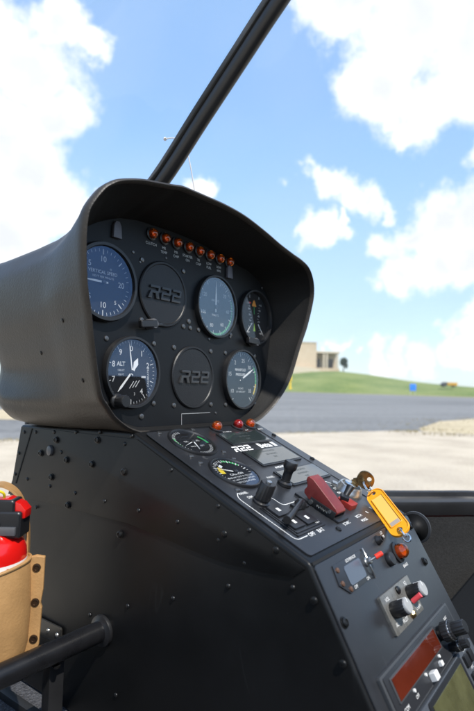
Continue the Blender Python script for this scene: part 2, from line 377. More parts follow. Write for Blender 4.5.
# grassy rise beyond the taxiway
def hill():
    b = NB(); crest = [(-300, 380), (0, 380), (200, 377), (289, 374.0), (314, 371.6), (339, 371.4), (368, 374.6), (408, 381), (437, 384.3), (474, 387.2), (520, 391), (640, 396)]
    def cy(px):
        for (a, ya), (c, yc) in zip(crest, crest[1:]):
            if px <= c:
                t = (px - a) / (c - a); t = t * t * (3 - 2 * t) if False else t
                return ya + (yc - ya) * t
        return crest[-1][1]
    cols = []
    pxs = [-300 + i * 9.4 for i in range(101)]
    for px in pxs:
        base = ground_pt(px, max(391.0 + (px - 289) * .0300, 389.5)); hd = (base - CP); hd.z = 0; dist0 = min(hd.length, 130); u = hd.normalized()
        sl = u.dot(Vector((F.x, F.y, 0)).normalized())
        ys = cy(px); d = pdir(px, ys); el = d.z / math.hypot(d.x, d.y); col = []
        Dc = dist0 + 55; zc = CP.z + el * Dc
        for k in range(15):
            t = k / 10.0
            if t <= 1:
                dd = dist0 + 55 * t; s = math.sin(t * math.pi / 2) ** 1.15; z = GZ + .002 + (zc - GZ) * s
                z += .12 * noise.noise(Vector((px * .03, t * 4, 0))) * min(1, t * 4) * (1 - t)
            else: dd = dist0 + 55 * t * 1.0; z = zc - (t - 1) * 2.2
            col.append(b.verts.new((CP.x + u.x * dd, CP.y + u.y * dd, z)))
        cols.append(col)
    for p, q in zip(cols, cols[1:]):
        for k in range(14): b.faces.new((p[k], p[k + 1], q[k + 1], q[k]))
    return struct(link('grass_hill', b, m_grass))
hill()

def dir_at(px, py, dist):
    d = pdir(px, py); return CP + d * (dist / math.hypot(d.x, d.y))
m_stucco = surf_mat('beige_stucco', (.46, .36, .25), (.56, .45, .33), 2.5, scale2=.2)
m_trim = mat('pale_trim', (.55, .47, .36), .8)
m_dark_win = mat('shaded_glass', (.10, .075, .055), .25)
def building():
    D = 190.
    p = dir_at(315, 372, D); t = thing('building', 'beige stucco building with flat roof and open shaded gallery on the grassy rise', 'building', p)
    # axes of the building: facade turned a little away from us
    h = Vector((F.x, F.y, 0)).normalized(); r = Vector((h.y, -h.x, 0))
    fx = (r + h * .10).normalized(); fy = Vector((-fx.y, fx.x, 0))
    Mx = Matrix(((fx.x, fy.x, 0, p.x), (fx.y, fy.y, 0, p.y), (0, 0, 1, p.z), (0, 0, 0, 1)))
    s = D / FPX / h.dot(Vector((pdir(315, 372).x, pdir(315, 372).y, 0)).normalized()) ** 0  # metres per pixel
    s = (dir_at(316, 372, D) - p).length
    b = NB(); box(b, Mx, -34 * s, 0, -2, 14, -6, 29 * s, .03); link('main_block', b, m_stucco, t, False)
    b = NB(); box(b, Mx, -34.4 * s, .3 * s, -2.2, 14.2, 29 * s, 29 * s + .35, .03); link('roof_coping', b, m_trim, t, False)
    b = NB(); box(b, Mx, .02, 25 * s, 3.5, 14, -6, 19.5 * s); link('gallery_back_wall', b, m_stucco, t, False)
    b = NB(); box(b, Mx, .02, 25.5 * s, -.6, 14.2, 19.5 * s, 21.4 * s, .03); link('gallery_roof', b, m_trim, t, False)
    b = NB(); box(b, Mx, .02, 25 * s, -.4, 0, -6, 4.2 * s, .02); link('parapet', b, m_stucco, t, False)
    for x in (8.8, 12.0, 23.3):
        b = NB(); box(b, Mx, x * s - .28, x * s + .28, -.35, .2, 4.2 * s, 19.5 * s, .02); link('column', b, m_trim, t, False)
    for x0, x1 in ((1.5, 7.5), (13.5, 21.5)):
        b = NB(); box(b, Mx, x0 * s, x1 * s, 3.38, 3.52, 5 * s, 14 * s); link('window', b, m_dark_win, t, False)
    b = NB(); poly(b, Mx @ RX(R_(90)), [(-30 * s, -3), (9 * s, -3), (3 * s, 2.0 * s), (-9 * s, 4.2 * s), (-30 * s, 5.2 * s)], 2.0, z0=2.2); link('ramp_wall', b, m_trim, t, False)
building()

def make_tree(px, py0, py1, D, w):
    p = dir_at(px, py1, D); s = (dir_at(px + 1, py1, D) - p).length; H = (py1 - py0) * s
    t = thing('tree', 'small dark rounded tree standing at the right end of the beige building', 'tree', p)
    b = NB(); tube(b, [p + Vector((0, 0, -2)), p + Vector((0.05, 0, H * .2)), p + Vector((.1, .05, H * .55)), p + Vector((0, 0, H * .8))], lambda q: .26 * (1 - .7 * q), 8)
    for k in range(6):
        a = k * 1.1; q = p + Vector((0, 0, H * (.3 + .06 * k))); tube(b, [q, q + Vector((math.cos(a) * w * s * .3, math.sin(a) * w * s * .3, H * .22))], lambda q: .09 * (1 - .7 * q), 6)
    link('trunk', b, mat('bark', (.12, .09, .06), .9), t)
    b = NB(); rnd = random.Random(3)
    cl = [(rnd.uniform(-.34, .34), rnd.uniform(-.34, .34), rnd.uniform(.42, .86), rnd.uniform(.14, .24)) for _ in range(16)]
    for i in range(4200):
        c = rnd.choice(cl); v = Vector((rnd.gauss(0, 1), rnd.gauss(0, 1), rnd.gauss(0, 1))).normalized() * (rnd.random() ** .4) * c[3]
        q = p + Vector(((c[0] + v.x) * w * s, (c[1] + v.y) * w * s, (c[2] + v.z * .8) * H))
        n = Vector((rnd.gauss(0, 1), rnd.gauss(0, 1), rnd.gauss(0, 1))).normalized(); a = n.orthogonal().normalized() * .13; e = n.cross(a)
        b.faces.new([b.verts.new(q + a), b.verts.new(q + e), b.verts.new(q - a), b.verts.new(q - e)])
    link('crown', b, mat('leaves', (.045, .07, .028), .7, var=(1.2, .5)), t, False)
make_tree(343.5, 357, 372.5, 185, 8.5)

def truck():
    D = 150.; p = dir_at(449, 387.2, D); s = (dir_at(450, 387, D) - p).length
    t = thing('utility_truck', 'small yellow utility truck with dark cab parked on the crest of the grass', 'truck', p)
    h = Vector((F.x, F.y, 0)).normalized(); r = Vector((h.y, -h.x, 0))
    Mx = Matrix(((r.x, h.x, 0, p.x), (r.y, h.y, 0, p.y), (0, 0, 1, p.z), (0, 0, 0, 1)))
    ye = mat('truck_yellow', (.50, .27, .04), .5); dk = mat('truck_dark', (.06, .06, .06), .4)
    b = NB(); box(b, Mx, -.7, 1.95, -.8, .8, .45, 1.25, .06); link('cargo_body', b, ye, t)
    b = NB(); poly(b, Mx @ RX(R_(90)), [(-2.1, .4), (-.75, .4), (-.75, 1.3), (-1.55, 1.3), (-1.9, .85), (-2.1, .8)], 1.5, .05, z0=-.75); link('cab', b, dk, t)
    w = None
    for x in (-1.45, 1.2):
        for y in (-.78, .62):
            b = NB(); lathe(b, Mx @ T(x, y, .32) @ RX(R_(-90)), [(.2, 0), (.32, .01), (.32, .15), (.2, .16)], 18); link('wheel', b, dk, t)
truck()
def sign_board():
    D = 101.; p = dir_at(413, 391.2, D); s = (dir_at(414, 391.2, D) - p).length
    t = thing('sign_board', 'small bright blue board on two posts on the grass beside the taxiway', 'sign', p)
    h = Vector((F.x, F.y, 0)).normalized(); r = Vector((h.y, -h.x, 0))
    Mx = Matrix(((r.x, h.x, 0, p.x), (r.y, h.y, 0, p.y), (0, 0, 1, p.z), (0, 0, 0, 1)))
    b = NB(); box(b, Mx, -3.2 * s, 3.2 * s, -.06, .06, .5 * s, 7.6 * s, .02); link('board', b, mat('sign_blue', (.02, .20, .75), .4), t)
    for x in (-2.4, 2.4):
        b = NB(); box(b, Mx, x * s - .05, x * s + .05, .07, .15, -.6, 7 * s); link('post', b, mat('post_grey', (.4, .4, .4), .5), t)
sign_board()
def marker():
    D = 88.; p = dir_at(290.0, 388.5, D)
    t = thing('marker_post', 'short yellow marker post at the edge of the grass near the hood', 'marker post', p)
    b = NB(); lathe(b, T(*p), [(.28, -.1), (.28, .12), (.16, .16), (.15, 1.15), (.12, 1.2)], 16); link('post', b, mat('marker_yellow', (.75, .50, .02), .5), t)
    b = NB(); lathe(b, T(*p), [(.24, 1.2), (.28, 1.3), (.28, 2.0), (.2, 2.06)], 16); link('head', b, mat('marker_yellow', (.75, .50, .02), .5), t)
marker()

# ================================================================== CABIN
BOW = [(-.40, .30), (-.215, .34), (-.08, .352), (.02, .335), (.09, .30), (.15, .245), (.2, .175), (.2707, .0749), (.3403, .0016), (.3998, -.0611), (.4493, -.1137), (.53, -.207), (.62, -.36), (.70, -.56), (.74, -.76)]
def ybow(z):
    if z <= BOW[0][0]: return BOW[0][1]
    for (a, ya), (c, yc) in zip(BOW, BOW[1:]):
        if z <= c: return ya + (yc - ya) * (z - a) / (c - a)
    return BOW[-1][1]
PLAN = [(0, .35), (.10, .335), (.20, .28), (.30, .165), (.39, .045), (.479, -.068), (.541, -.136), (.60, -.205), (.635, -.32), (.65, -.50), (.655, -.85), (.655, -1.2)]
plan = [(p.x, p.y) for p in spline([(x, y, 0) for x, y in PLAN], 5)]
def cab_pt(x, y, z, sgn=1):
    a = 1 if z <= .15 else 1 - .35 * ((z - .15) / .6) ** 1.6
    if z < -.215: a = 1 - .10 * ((-.215 - z) / .2) ** 2
    w = max(0.0, (y + 1.2) / 1.55)
    return Vector((sgn * x * a, y + (ybow(z) - .35) * w ** .8, z))
def zsill(y): return -.214 if y < .02 else -.214 - .17 * min(1, (y - .02) / .25)
cabin = thing('helicopter_cabin', 'helicopter cabin around the console: clear windscreen, black centre bow, black door sill and dark lining', 'helicopter cabin', (0, -.4, -.385))
def streaked_glass():
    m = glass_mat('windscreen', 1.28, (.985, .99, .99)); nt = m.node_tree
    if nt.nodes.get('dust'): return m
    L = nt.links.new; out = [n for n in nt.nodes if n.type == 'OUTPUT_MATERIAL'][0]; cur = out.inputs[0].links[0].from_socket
    d = nt.nodes.new('ShaderNodeBsdfTranslucent'); d.name = 'dust'; d.inputs[0].default_value = (.8, .8, .78, 1); mx = nt.nodes.new('ShaderNodeMixShader')  # pale streaks painted into the pane in place of its reflections
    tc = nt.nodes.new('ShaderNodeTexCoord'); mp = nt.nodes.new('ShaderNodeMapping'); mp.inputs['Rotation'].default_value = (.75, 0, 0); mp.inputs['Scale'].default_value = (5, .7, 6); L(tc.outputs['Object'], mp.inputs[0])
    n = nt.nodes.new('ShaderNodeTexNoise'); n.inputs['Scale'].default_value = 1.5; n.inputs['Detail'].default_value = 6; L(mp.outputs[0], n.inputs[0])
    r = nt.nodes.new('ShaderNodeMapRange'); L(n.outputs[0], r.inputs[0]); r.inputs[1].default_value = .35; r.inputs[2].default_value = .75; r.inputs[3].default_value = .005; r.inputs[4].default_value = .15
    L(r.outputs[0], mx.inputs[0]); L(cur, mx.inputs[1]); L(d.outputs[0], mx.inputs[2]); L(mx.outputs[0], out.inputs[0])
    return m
def pane(sgn):
    b = NB(); rows = []
    zs = [i / 22 for i in range(23)]
    for (x, y) in plan:
        z0 = zsill(y); rows.append([b.verts.new(cab_pt(x, y, z0 + (.74 - z0) * t, sgn)) for t in zs])
    for p, q in zip(rows, rows[1:]):
        for k in range(22): b.faces.new((p[k], p[k + 1], q[k + 1], q[k]))
    return link('windscreen_pane', b, streaked_glass(), cabin, auto=180)
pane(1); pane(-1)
m_blk = mat('frame_black', (.018, .018, .019), .36, 0, .5, var=(14, .25))
m_rub = mat('rubber_black', (.014, .014, .014), .6)
def bow():
    pts = spline([(0, y, z) for z, y in BOW], 5)
    b = NB(); tube(b, [p + Vector((0, -.005, -.005)) for p in pts], .0100, 16); o = link('centre_bow', b, m_blk, cabin)
    b = NB()
    for sx in (-1, 1):
        tube(b, [p + Vector((sx * .0075, .002, .002)) for p in pts], .0052, 10)
    link('glazing_strip', b, m_rub, cabin)
bow()
def sill(sgn):
    top = [cab_pt(x, y, zsill(y), sgn) for x, y in plan]
    b = NB(); ins = lambda p, d: p + (Vector((0, -.6, p.z)) - p).normalized() * d
    # ledge: a flat rail with a raised lip on its outer edge
    sec = [(-.006, .010), (-.002, .012), (.004, .010), (.006, .002), (.020, 0), (.030, -.003), (.032, -.010), (.028, -.028), (.020, -.034), (.0, -.034), (-.006, -.02)]
    rings = []
    for p in top:
        q = [ins(p, d) + Vector((0, 0, h)) for d, h in sec]; rings.append([b.verts.new(v) for v in q])
    for a, c in zip(rings, rings[1:]):
        for k in range(len(sec)): b.faces.new((a[k], a[(k + 1) % len(sec)], c[(k + 1) % len(sec)], c[k]))
    link('door_sill', b, m_blk, cabin)
    b = NB(); rows = []
    for (x, y) in plan:
        z0 = zsill(y) - .03; zb = -.40; rows.append([b.verts.new(ins(cab_pt(x, y, z0, sgn), .026)), b.verts.new(ins(cab_pt(x, y, (z0 + zb) / 2, sgn), .03)), b.verts.new(ins(cab_pt(x, y, zb, sgn), .03))])
    for a, c in zip(rows, rows[1:]):
        for k in range(2): b.faces.new((a[k], a[k + 1], c[k + 1], c[k]))
    link('wall_lining', b, mat('felt_lining', (.017, .017, .017), .95, 0, .2, bump=(520, .7, .002), var=(300, .6)), cabin)
sill(1); sill(-1)
b = NB(); box(b, Matrix(), -.66, .66, -1.25, -1.2, -.385, .12, .01); link('rear_bulkhead', b, mat('felt_lining', (0, 0, 0)), cabin)
def seat(x0, x1, lab):
    t = thing('seat', lab, 'seat', ((x0 + x1) / 2, -.85, -.385)); m = mat('seat_vinyl', (.006, .006, .006), .8, 0, .1, bump=(300, .4, .0006))
    b = NB(); box(b, T(0, -.70, 0) @ RX(R_(8)), x0, x1, -.12, -.03, -.30, .075, .03, 4); link('backrest', b, m, t)  # out-of-view backrest, added to darken what the lower dials reflect
    b = NB(); box(b, Matrix(), x0, x1, -1.15, -.235, -.3845, -.30, .02, 3); link('seat_box', b, m, t)
seat(.14, .62, 'black padded seat against the right wall of the cabin behind the console')
# outer belly so that the cabin has a skin from outside
b = NB(); rows = []
for sg in (-1, 1):
    prev = None
    for (x, y) in plan:
        p = cab_pt(x, y, zsill(y) - .012, sg); q = cab_pt(x, y, -.41, sg); r = Vector((q.x * .72, q.y * .8 - .05, -.56)); s = Vector((q.x * .25, q.y * .6 - .1, -.62))
        col = [b.verts.new(v) for v in (p, q, r, s)]
        if prev:
            for k in range(3): b.faces.new((prev[k], prev[k + 1], col[k + 1], col[k]))
        prev = col
link('outer_skin', b, mat('skin_paint', (.30, .02, .02), .25, coat=.5), cabin)
b = NB(); pl = [(.97 * cab_pt(x, y, -.385).x, cab_pt(x, y, -.385).y - .01) for x, y in plan]
b.faces.new([b.verts.new((x, y, -.385)) for x, y in pl + [(-x, y) for x, y in pl[::-1][:-1]]])
struct(link('cabin_floor', b, mat('grey_carpet', (.075, .077, .085), .95, 0, .1, bump=(420, 1, .004), var=(300, .7)), smooth=False))
# raised strips along the carpet edge
b = NB(); box(b, Matrix(), -.150, -.140, -.8, .18, -.3849, -.376, .002)
tag(link('carpet_edging', b, m_rub), 'thin black rubber edging strip on the grey carpet beside the console foot', 'edging strip')

# ================================================================== INSTRUMENT POD
pod = thing('instrument_pod', 'dark brown hooded instrument pod with round gauges and a row of amber lamps', 'instrument pod', (0, 0, -.066))
def rim_plane(x, z, off=0): return Vector((x, -.02 - .2 * (z + .06) + off, z))
RIM = [(-.1035, -.0655), (-.124, -.0595), (-.1447, -.0478), (-.1573, -.0362), (-.1679, -.0248), (-.1776, -.0029), (-.1828, .0112), (-.191, .0342), (-.197, .053), (-.2066, .0789), (-.2144, .1112), (-.2172, .134), (-.2150, .1478), (-.2050, .1648), (-.1968, .1727), (-.1854, .1795),
       (-.1632, .1868), (-.1376, .1918), (-.1212, .1948), (-.1073, .1977), (-.0900, .1985), (-.0697, .1990), (-.0343, .1996), (.0062, .1975), (.0525, .1905), (.0917, .1830), (.1252, .1779), (.1549, .1740), (.1786, .1673), (.1968, .1528), (.2070, .1334), (.2085, .1119), (.2052, .0812), (.1965, .0502), (.1851, .0004), (.1622, -.0314), (.1309, -.0542), (.1041, -.0645)]
rim = [(p.x, p.y) for p in spline([(x, z, 0) for x, z in RIM], 5)]
bot0, bot1 = rim[-1], rim[0]
nb = 12
rim += [(bot0[0] + (bot1[0] - bot0[0]) * i / nb, -.0662) for i in range(1, nb)]
NR = len(rim)
def inset(d):
    out = []
    for i in range(NR):
        a = Vector(rim[i - 1]); c = Vector(rim[(i + 1) % NR]); t = (c - a).normalized(); n = Vector((-t.y, t.x))   # outline runs clockwise: inward is right
        p = Vector(rim[i]) - n * d
        out.append((p.x, p.y))
    return out
def ring3(pts, yf): return [Vector((x, yf(x, z), z)) for x, z in pts]
ZB = -.0662
def yrim(x, z): return -.02 - .2 * (z + .06)
INX, INZ = .915, .950       # how far the recess closes in on the panel
def corner(x, z): return min(1, max(0, (abs(x) / .215 - .62) / .34)) * min(1, max(0, (z - .085) / .07))
def panel_outline():
    out = []
    for x, z in inset(.004):
        q = 1 - .055 * corner(x, z); xx = x * INX * q
        zz = ZB + .003 + (z - ZB) * (INZ - .03 * max(0, (z - .15) / .05))
        zz = ZB + (zz - ZB) * q
        out.append((xx, zz))
    return out
def build_hood():
    b = NB(); rings = []
    PO = panel_outline()
    i1 = inset(.0042)
    rings.append([PF.P(x, z, -.0005) for x, z in PO])
    for t in (.35, .75):
        rings.append([PF.P(x, z, -.0005).lerp(rim_plane(X, Z, .004), t) for (x, z), (X, Z) in zip(PO, i1)])
    rings.append([rim_plane(x, z, .004) for x, z in i1])
    rings.append([rim_plane(x, z, -.0005) for x, z in inset(.0038)])
    rings.append([rim_plane(x, z, -.0022) for x, z in inset(.0022)])
    rings.append([rim_plane(x, z, -.001) for x, z in inset(.0004)])
    rings.append([rim_plane(x, z, .003) for x, z in inset(-.0004)])
    rings.append([rim_plane(x, z, .009) for x, z in inset(.0006)])
    # outer sections going forward: (dy, width scale, height scale, blend to constant y)
    for dy, sx, sz, k, zb, lean in EXT:
        sec = []
        for x, z in rim:
            h = z - ZB; y0 = yrim(x, z); y = y0 + dy; yc = -.06 + dy
            sxx = sx * (1 + BW.get(dy, 0) * max(0, 1 - h / .085) ** 1.7)
            q = 1 - CR.get(dy, 0) * corner(x, z)
            sec.append(Vector((x * sxx * q, y * (1 - k) + yc * k + lean * h, ZB + zb + h * sz * q)))
        rings.append(sec)
    rv = [[b.verts.new(v) for v in r] for r in rings]
    for a, c in zip(rv, rv[1:]):
        for i in range(NR): b.faces.new((a[i], a[(i + 1) % NR], c[(i + 1) % NR], c[i]))
    b.faces.new(rv[-1])
    b.faces.ensure_lookup_table()
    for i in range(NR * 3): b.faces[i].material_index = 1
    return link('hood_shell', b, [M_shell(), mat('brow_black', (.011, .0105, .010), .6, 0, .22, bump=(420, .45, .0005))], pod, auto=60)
CR = {.020: .008, .038: .025, .056: .040, .074: .045, .095: .040, .120: .025, .17: .01}
BW = {.056: .03, .074: .06, .095: .12, .12: .18, .17: .32, .215: .44, .240: .48, .256: .48, .268: .46, .276: .4, .281: .3}
EXT = [(.020, .982, .988, 0, 0, 0), (.038, .966, .978, .1, 0, 0), (.056, .948, .966, .2, 0, 0), (.074, .930, .950, .4, 0, 0), (.095, .902, .922, .7, 0, 0), (.120, .872, .892, 1, 0, 0), (.17, .828, .872, 1, 0, 0),
       (.215, .785, .860, 1, .000, .05), (.240, .765, .848, 1, .002, .10), (.256, .750, .830, 1, .007, .13), (.268, .725, .790, 1, .015, .17), (.276, .68, .72, 1, .027, .20), (.281, .58, .60, 1, .045, .20), (.284, .40, .42, 1, .066, .18)]
build_hood()
PO = panel_outline()
b = NB(); poly(b, PF.M(0, 0, -.004), PO, .004); link('instrument_panel', b, M_panel(), pod, auto=30)
# small marks on the outside of the hood
def on_hood_x(px, py, X):
    return bp_px(px, py, Vector((X, 0, 0)), Vector((1, 0, 0)))

def ang(a): a = R_(a); return math.sin(a), math.cos(a)     # clockwise from the top
def tick(b, M, a, r0, r1, w):
    s, c = ang(a); m = M @ RZ(-R_(a)); box_flat(b, m, -w / 2, w / 2, r0, r1)
def box_flat(b, M, x0, x1, y0, y1, z=0):
    b.faces.new([b.verts.new(M @ Vector(p)) for p in ((x0, y0, z), (x1, y0, z), (x1, y1, z), (x0, y1, z))])
def arc(b, M, r0, r1, a0, a1, n=14):
    pr = None
    for i in range(n + 1):
        s, c = ang(a0 + (a1 - a0) * i / n); q = [b.verts.new(M @ Vector((s * r0, c * r0, 0))), b.verts.new(M @ Vector((s * r1, c * r1, 0)))]
        if pr: b.faces.new((pr[0], pr[1], q[1], q[0]))
        pr = q
def num(b, M, s, a, r, size, bold=.0): 
    x, y = ang(a); text(b, M @ T(x * r, y * r), s, size, bold=bold)
def needle_bm(M, a, pts):
    b = NB(); poly(b, M @ RZ(-R_(a)), pts, .0006); return b

def gauge(parent, fr, u, v, R, kind, rim_w=.0035, rim_h=.0068, screws=True, glass=None, name='gauge', scr=None, recess=0):
    Mg = fr.M(u, v)
    g = thing('x', '', ''); del g['label']; del g['category']; g.name = name
    g.matrix_basis = Mg; adopt(g, parent)
    b = NB(); lathe(b, Mg, [(R + rim_w, 0), (R + rim_w, rim_h * .55), (R + rim_w * .75, rim_h), (R + rim_w * .15, rim_h), (R - .0008, rim_h * .45), (R - .0012, .0002)], 64, False, False); link('bezel', b, M_bezel(), g)
    b = NB(); lathe(b, Mg @ T(0, 0, .0004), [(R, 0), (0.0001, 0)], 64, False, False); link('dial', b, M_dial(), g, False)
    wb = NB(); cb = {}          # white print, coloured print
    Mz = Mg @ T(0, 0, .0008)
    def cbm(k): return cb.setdefault(k, NB())
    nd = []
    if kind == 'vsi':
        for i in range(40):
            a = 270 + i * 9; 
            if abs(((a - 90 + 180) % 360) - 180) < 6: continue
            big = i % 5 == 0; tick(wb, Mz, a, R * (.80 if big else .87), R * .96, .0011 if big else .0006)
        for s, a in (('5', 315), ('10', 0), ('15', 45), ('20', 90), ('15', 135), ('10', 180), ('5', 225), ('0', 270)):
            if s in ('15',): continue
            num(wb, Mz, s, a, R * .66, .0088)
        num(wb, Mz, '5', 140, R * .70, .006)
        text(wb, Mz @ T(0, R * .28), 'VERTICAL SPEED', .0052); text(wb, Mz @ T(0, R * .14), '100 FT PER MINUTE', .0034)
        box_flat(wb, Mz, -R * .75, -R * .28, R * -.02, R * .025)
        nd = [(270, [(-.0009, -.006), (-.0011, .012), (0, R * .78), (.0011, .012), (.0009, -.006)])]
    elif kind == 'alt':
        for i in range(50): tick(wb, Mz, i * 7.2, R * (.82 if i % 5 == 0 else .90), R * .97, .0009 if i % 5 == 0 else .0005)
        for i in range(10):
            if i not in (3, 5, 6): num(wb, Mz, str(i), i * 36, R * .72, .0088, .0001)
        text(wb, Mz @ T(-R * .40, R * .24), 'ALT', .0066, bold=.00015); text(wb, Mz @ T(-R * .40, R * .05), '1000 FT', .0030); text(wb, Mz @ T(-R * .40, -R * .08), '100 FT', .0030)
        text(wb, Mz @ T(R * .70, -R * .12) @ RZ(R_(90)), 'CALIBRATED', .0040)
        box_flat(wb, Mz, R * .42, R * .60, -R * .16, -R * .10); 
        for k in range(3):
            m = Mz @ T(R * (.02 + .12 * k), -R * (.38 - .02 * k)) @ RZ(R_(-38)); box_flat(wb, m @ T(0, 0), -.0062 + .001 * k, .0062 - .001 * k, -.0006, .0006) if False else box_flat(wb, m @ RZ(R_(90)), -.0050, .0050, -.00045, .00045)
        text(wb, Mz @ T(R * .14, -R * .66), '3', .0045)
        nd = [(222, [(-.0008, -.004), (-.0010, R * .3), (-.0012, R * .62), (0, R * .80), (.0012, R * .62), (.0010, R * .3), (.0008, -.004)]),
              (352, [(-.0006, -.004), (-.0007, R * .5), (0, R * .93), (.0007, R * .5), (.0006, -.004)]),
              (25, [(-.0012, -.003), (-.0016, .005), (-.0034, R * .30), (0, R * .48), (.0034, R * .30), (.0016, .005), (.0012, -.003)])]
    elif kind == 'asi':
        for i in range(54): tick(wb, Mz, 20 + i * 6, R * (.82 if i % 4 == 0 else .89), R * .97, .0009 if i % 4 == 0 else .0005)
        for s, a in zip(('20', '40', '60', '80', '100', '120'), (50, 98, 148, 198, 250, 302)): num(wb, Mz, s, a, R * .68, .0072)
        arc(cbm('green'), Mz, R * .90, R * .98, 70, 250, 30); text(wb, Mz @ T(0, R * .22), 'AIRSPEED', .0040); text(wb, Mz @ T(0, -R * .28), 'KNOTS', .0044)
        nd = [(2, [(-.0009, -.007), (-.0012, R * .3), (0, R * .90), (.0012, R * .3), (.0009, -.007)])]
    elif kind == 'map':
        for i in range(41): tick(wb, Mz, 215 + i * 7.2, R * (.82 if i % 5 == 0 else .89), R * .97, .0010 if i % 5 == 0 else .0005)
        for s, a in zip(('10', '15', '20', '25', '30', '35'), (232, 285, 330, 12, 50, 128)):
            num(wb, Mz, s[0] if s in ('20',) else s, a, R * .68, .0078)
        arc(cbm('green'), Mz, R * .90, R * .98, 60, 100, 10); arc(cbm('yellow'), Mz, R * .90, R * .98, 100, 125, 10)
        text(wb, Mz @ T(-.001, R * .34), 'MANIFOLD', .0052, bold=.00012); text(wb, Mz @ T(-.001, R * .17), 'PRESSURE', .0052, bold=.00012)
        text(wb, Mz @ T(-.001, -R * .33), 'INCHES', .0036); text(wb, Mz @ T(-.001, -R * .45), 'OF MERCURY', .0036)
        nd = [(62, [(-.0008, -.004), (-.0011, R * .25), (-.0013, R * .6), (0, R * .84), (.0013, R * .6), (.0011, R * .25), (.0008, -.004)])]
    elif kind == 'tach':
        for sgn in (-1, 1):
            for i in range(11):
                y = R * (-.62 + i * .115); x = sgn * (R * .22 + R * .14 * abs(i - 5) / 5)
                text(wb, Mz @ T(x + sgn * .0028, y), str(50 + 6 * i) if i % 2 == 0 else '-', .0042)
                box_flat(wb, Mz, x - .0012, x + .0012, y - .0003, y + .0003)
        text(wb, Mz @ T(-R * .30, R * .80), 'E', .0058); text(wb, Mz @ T(R * .34, R * .80), 'R', .0058)
        b2 = cbm('orange'); 
        for sgn in (-1, 1):
            m = Mz @ T(sgn * .0026, R * .52) @ RZ(sgn * .45); box_flat(b2, m, -.0016, .0016, -.0035, .0055)
        m = Mz; b2.faces.new([b2.verts.new(m @ Vector(p)) for p in ((-.003, R * .44, 0), (.003, R * .44, 0), (.0, R * .72, 0))])
        box_flat(cbm('green'), Mz, -.0008, .0008, R * .12, R * .42)
        b3 = cbm('lime'); b3.faces.new([b3.verts.new(Mz @ Vector(p)) for p in ((-.0028, -R * .56, 0), (.0028, -R * .56, 0), (0, -R * .22, 0))])
        b4 = cbm('red'); box_flat(b4, Mz, -R * .36, -R * .22, R * .52, R * .58)
        nd = [(140, [(-.0007, R * .35), (0, R * .92), (.0007, R * .35)]), (222, [(-.0007, R * .35), (0, R * .92), (.0007, R * .35)])]
    elif kind == 'oil':
        for i in range(15): tick(wb, Mz, 230 + i * 9, R * .78, R * .92, .0008)
        for i in range(13): tick(wb, Mz, 115 + i * 7, R * .78, R * .92, .0007)
        arc(cbm('green'), Mz, R * .80, R * .92, 240, 300, 10); arc(cbm('green'), Mz, R * .80, R * .92, 60, 100, 10)
        text(wb, Mz @ T(-R * .3, R * .1), 'OIL', .0045); text(wb, Mz @ T(R * .35, R * .1), 'FUEL', .0042); text(wb, Mz @ T(-R * .25, -R * .32), 'PRESS', .0034); text(wb, Mz @ T(R * .3, -R * .32), 'QTY', .0034)
        nd = [(250, [(-.0006, 0), (0, R * .75), (.0006, 0)]), (200, [(-.0006, 0), (0, R * .70), (.0006, 0)])]
    elif kind == 'clock':
        for i in range(24): tick(wb, Mz, 250 + i * 9, R * (.74 if i % 3 == 0 else .80), R * .93, .0012 if i % 3 == 0 else .0007)
        arc(cbm('yellow'), Mz, R * .50, R * .74, 275, 315, 8); arc(wb, Mz, R * .55, R * .70, 318, 340, 6); arc(cbm('green'), Mz, R * .80, R * .92, 5, 60, 8)
        text(wb, Mz @ T(0, -R * .10), 'CAUTION', .0048, bold=.0001)
        for k, s in enumerate(('CARB AIR TEMP IN YELLOW', 'ARC APPLY HEAT BEFORE', 'REDUCING POWER')): text(wb, Mz @ T(0, -R * (.30 + .17 * k)), s, .0034)
        nd = [(300, [(-.0009, 0), (0, R * .8), (.0009, 0)])]
    link('dial_markings', wb, M_wht_dim() if kind in ('oil', 'clock') else mat('dial_print', (.50, .50, .49), .6), g, False)
    cols = dict(green=(.03, .30, .08), yellow=(.62, .46, .03), orange=(.75, .30, .04), red=(.6, .03, .02), lime=(.50, .75, .05))
    for k, q in cb.items():
        q_ = q; bmesh.ops.translate(q_, verts=q_.verts[:], vec=(Mg.to_3x3() @ Vector((0, 0, -.0002)))); link('dial_colour_band', q_, mat('print_' + k, cols[k], .5), g, False)
    for i, (a, pts) in enumerate(nd):
        b = needle_bm(Mg @ T(0, 0, .0014 + .0008 * i), a, pts); link('needle', b, M_white(), g, False)
    if nd and kind != 'tach':
        b = NB(); lathe(b, Mg @ T(0, 0, .001), [(.0026, 0), (.0026, .0024), (.0016, .003)], 16); link('needle_hub', b, M_dial() if kind == 'alt' else M_bezel(), g)
    b = NB(); lathe(b, Mg @ T(0, 0, rim_h * .72), [(R * .995, 0), (0.0001, 0.0)], 64, False, False); link('glass', b, M_glass(kind), g, False)
    if scr:
        s0 = None
        for (su, sv) in scr:
            if s0 is None: s0 = link('screw', screw_bm(.0030), M_pscrew(), g); s0.matrix_basis = wmat(g).inverted() @ fr.M(su, sv); 
            else: repeat(s0, fr.M(su, sv))
    return g
def corners(u, v, d): return [(u + sx * d, v + sy * d) for sx in (-1, 1) for sy in (-1, 1)]
g_vs = gauge(pod, PF, -.1450, .0965, .0375, 'vsi', name='vertical_speed_gauge', rim_w=.0055, rim_h=.0085)
g_as = gauge(pod, PF, .0445, .0955, .0395, 'asi', name='airspeed_gauge', scr=corners(.0445, .0955, .0345)[::2])
g_ta = gauge(pod, PF, .1370, .0925, .0375, 'tach', name='tachometer')
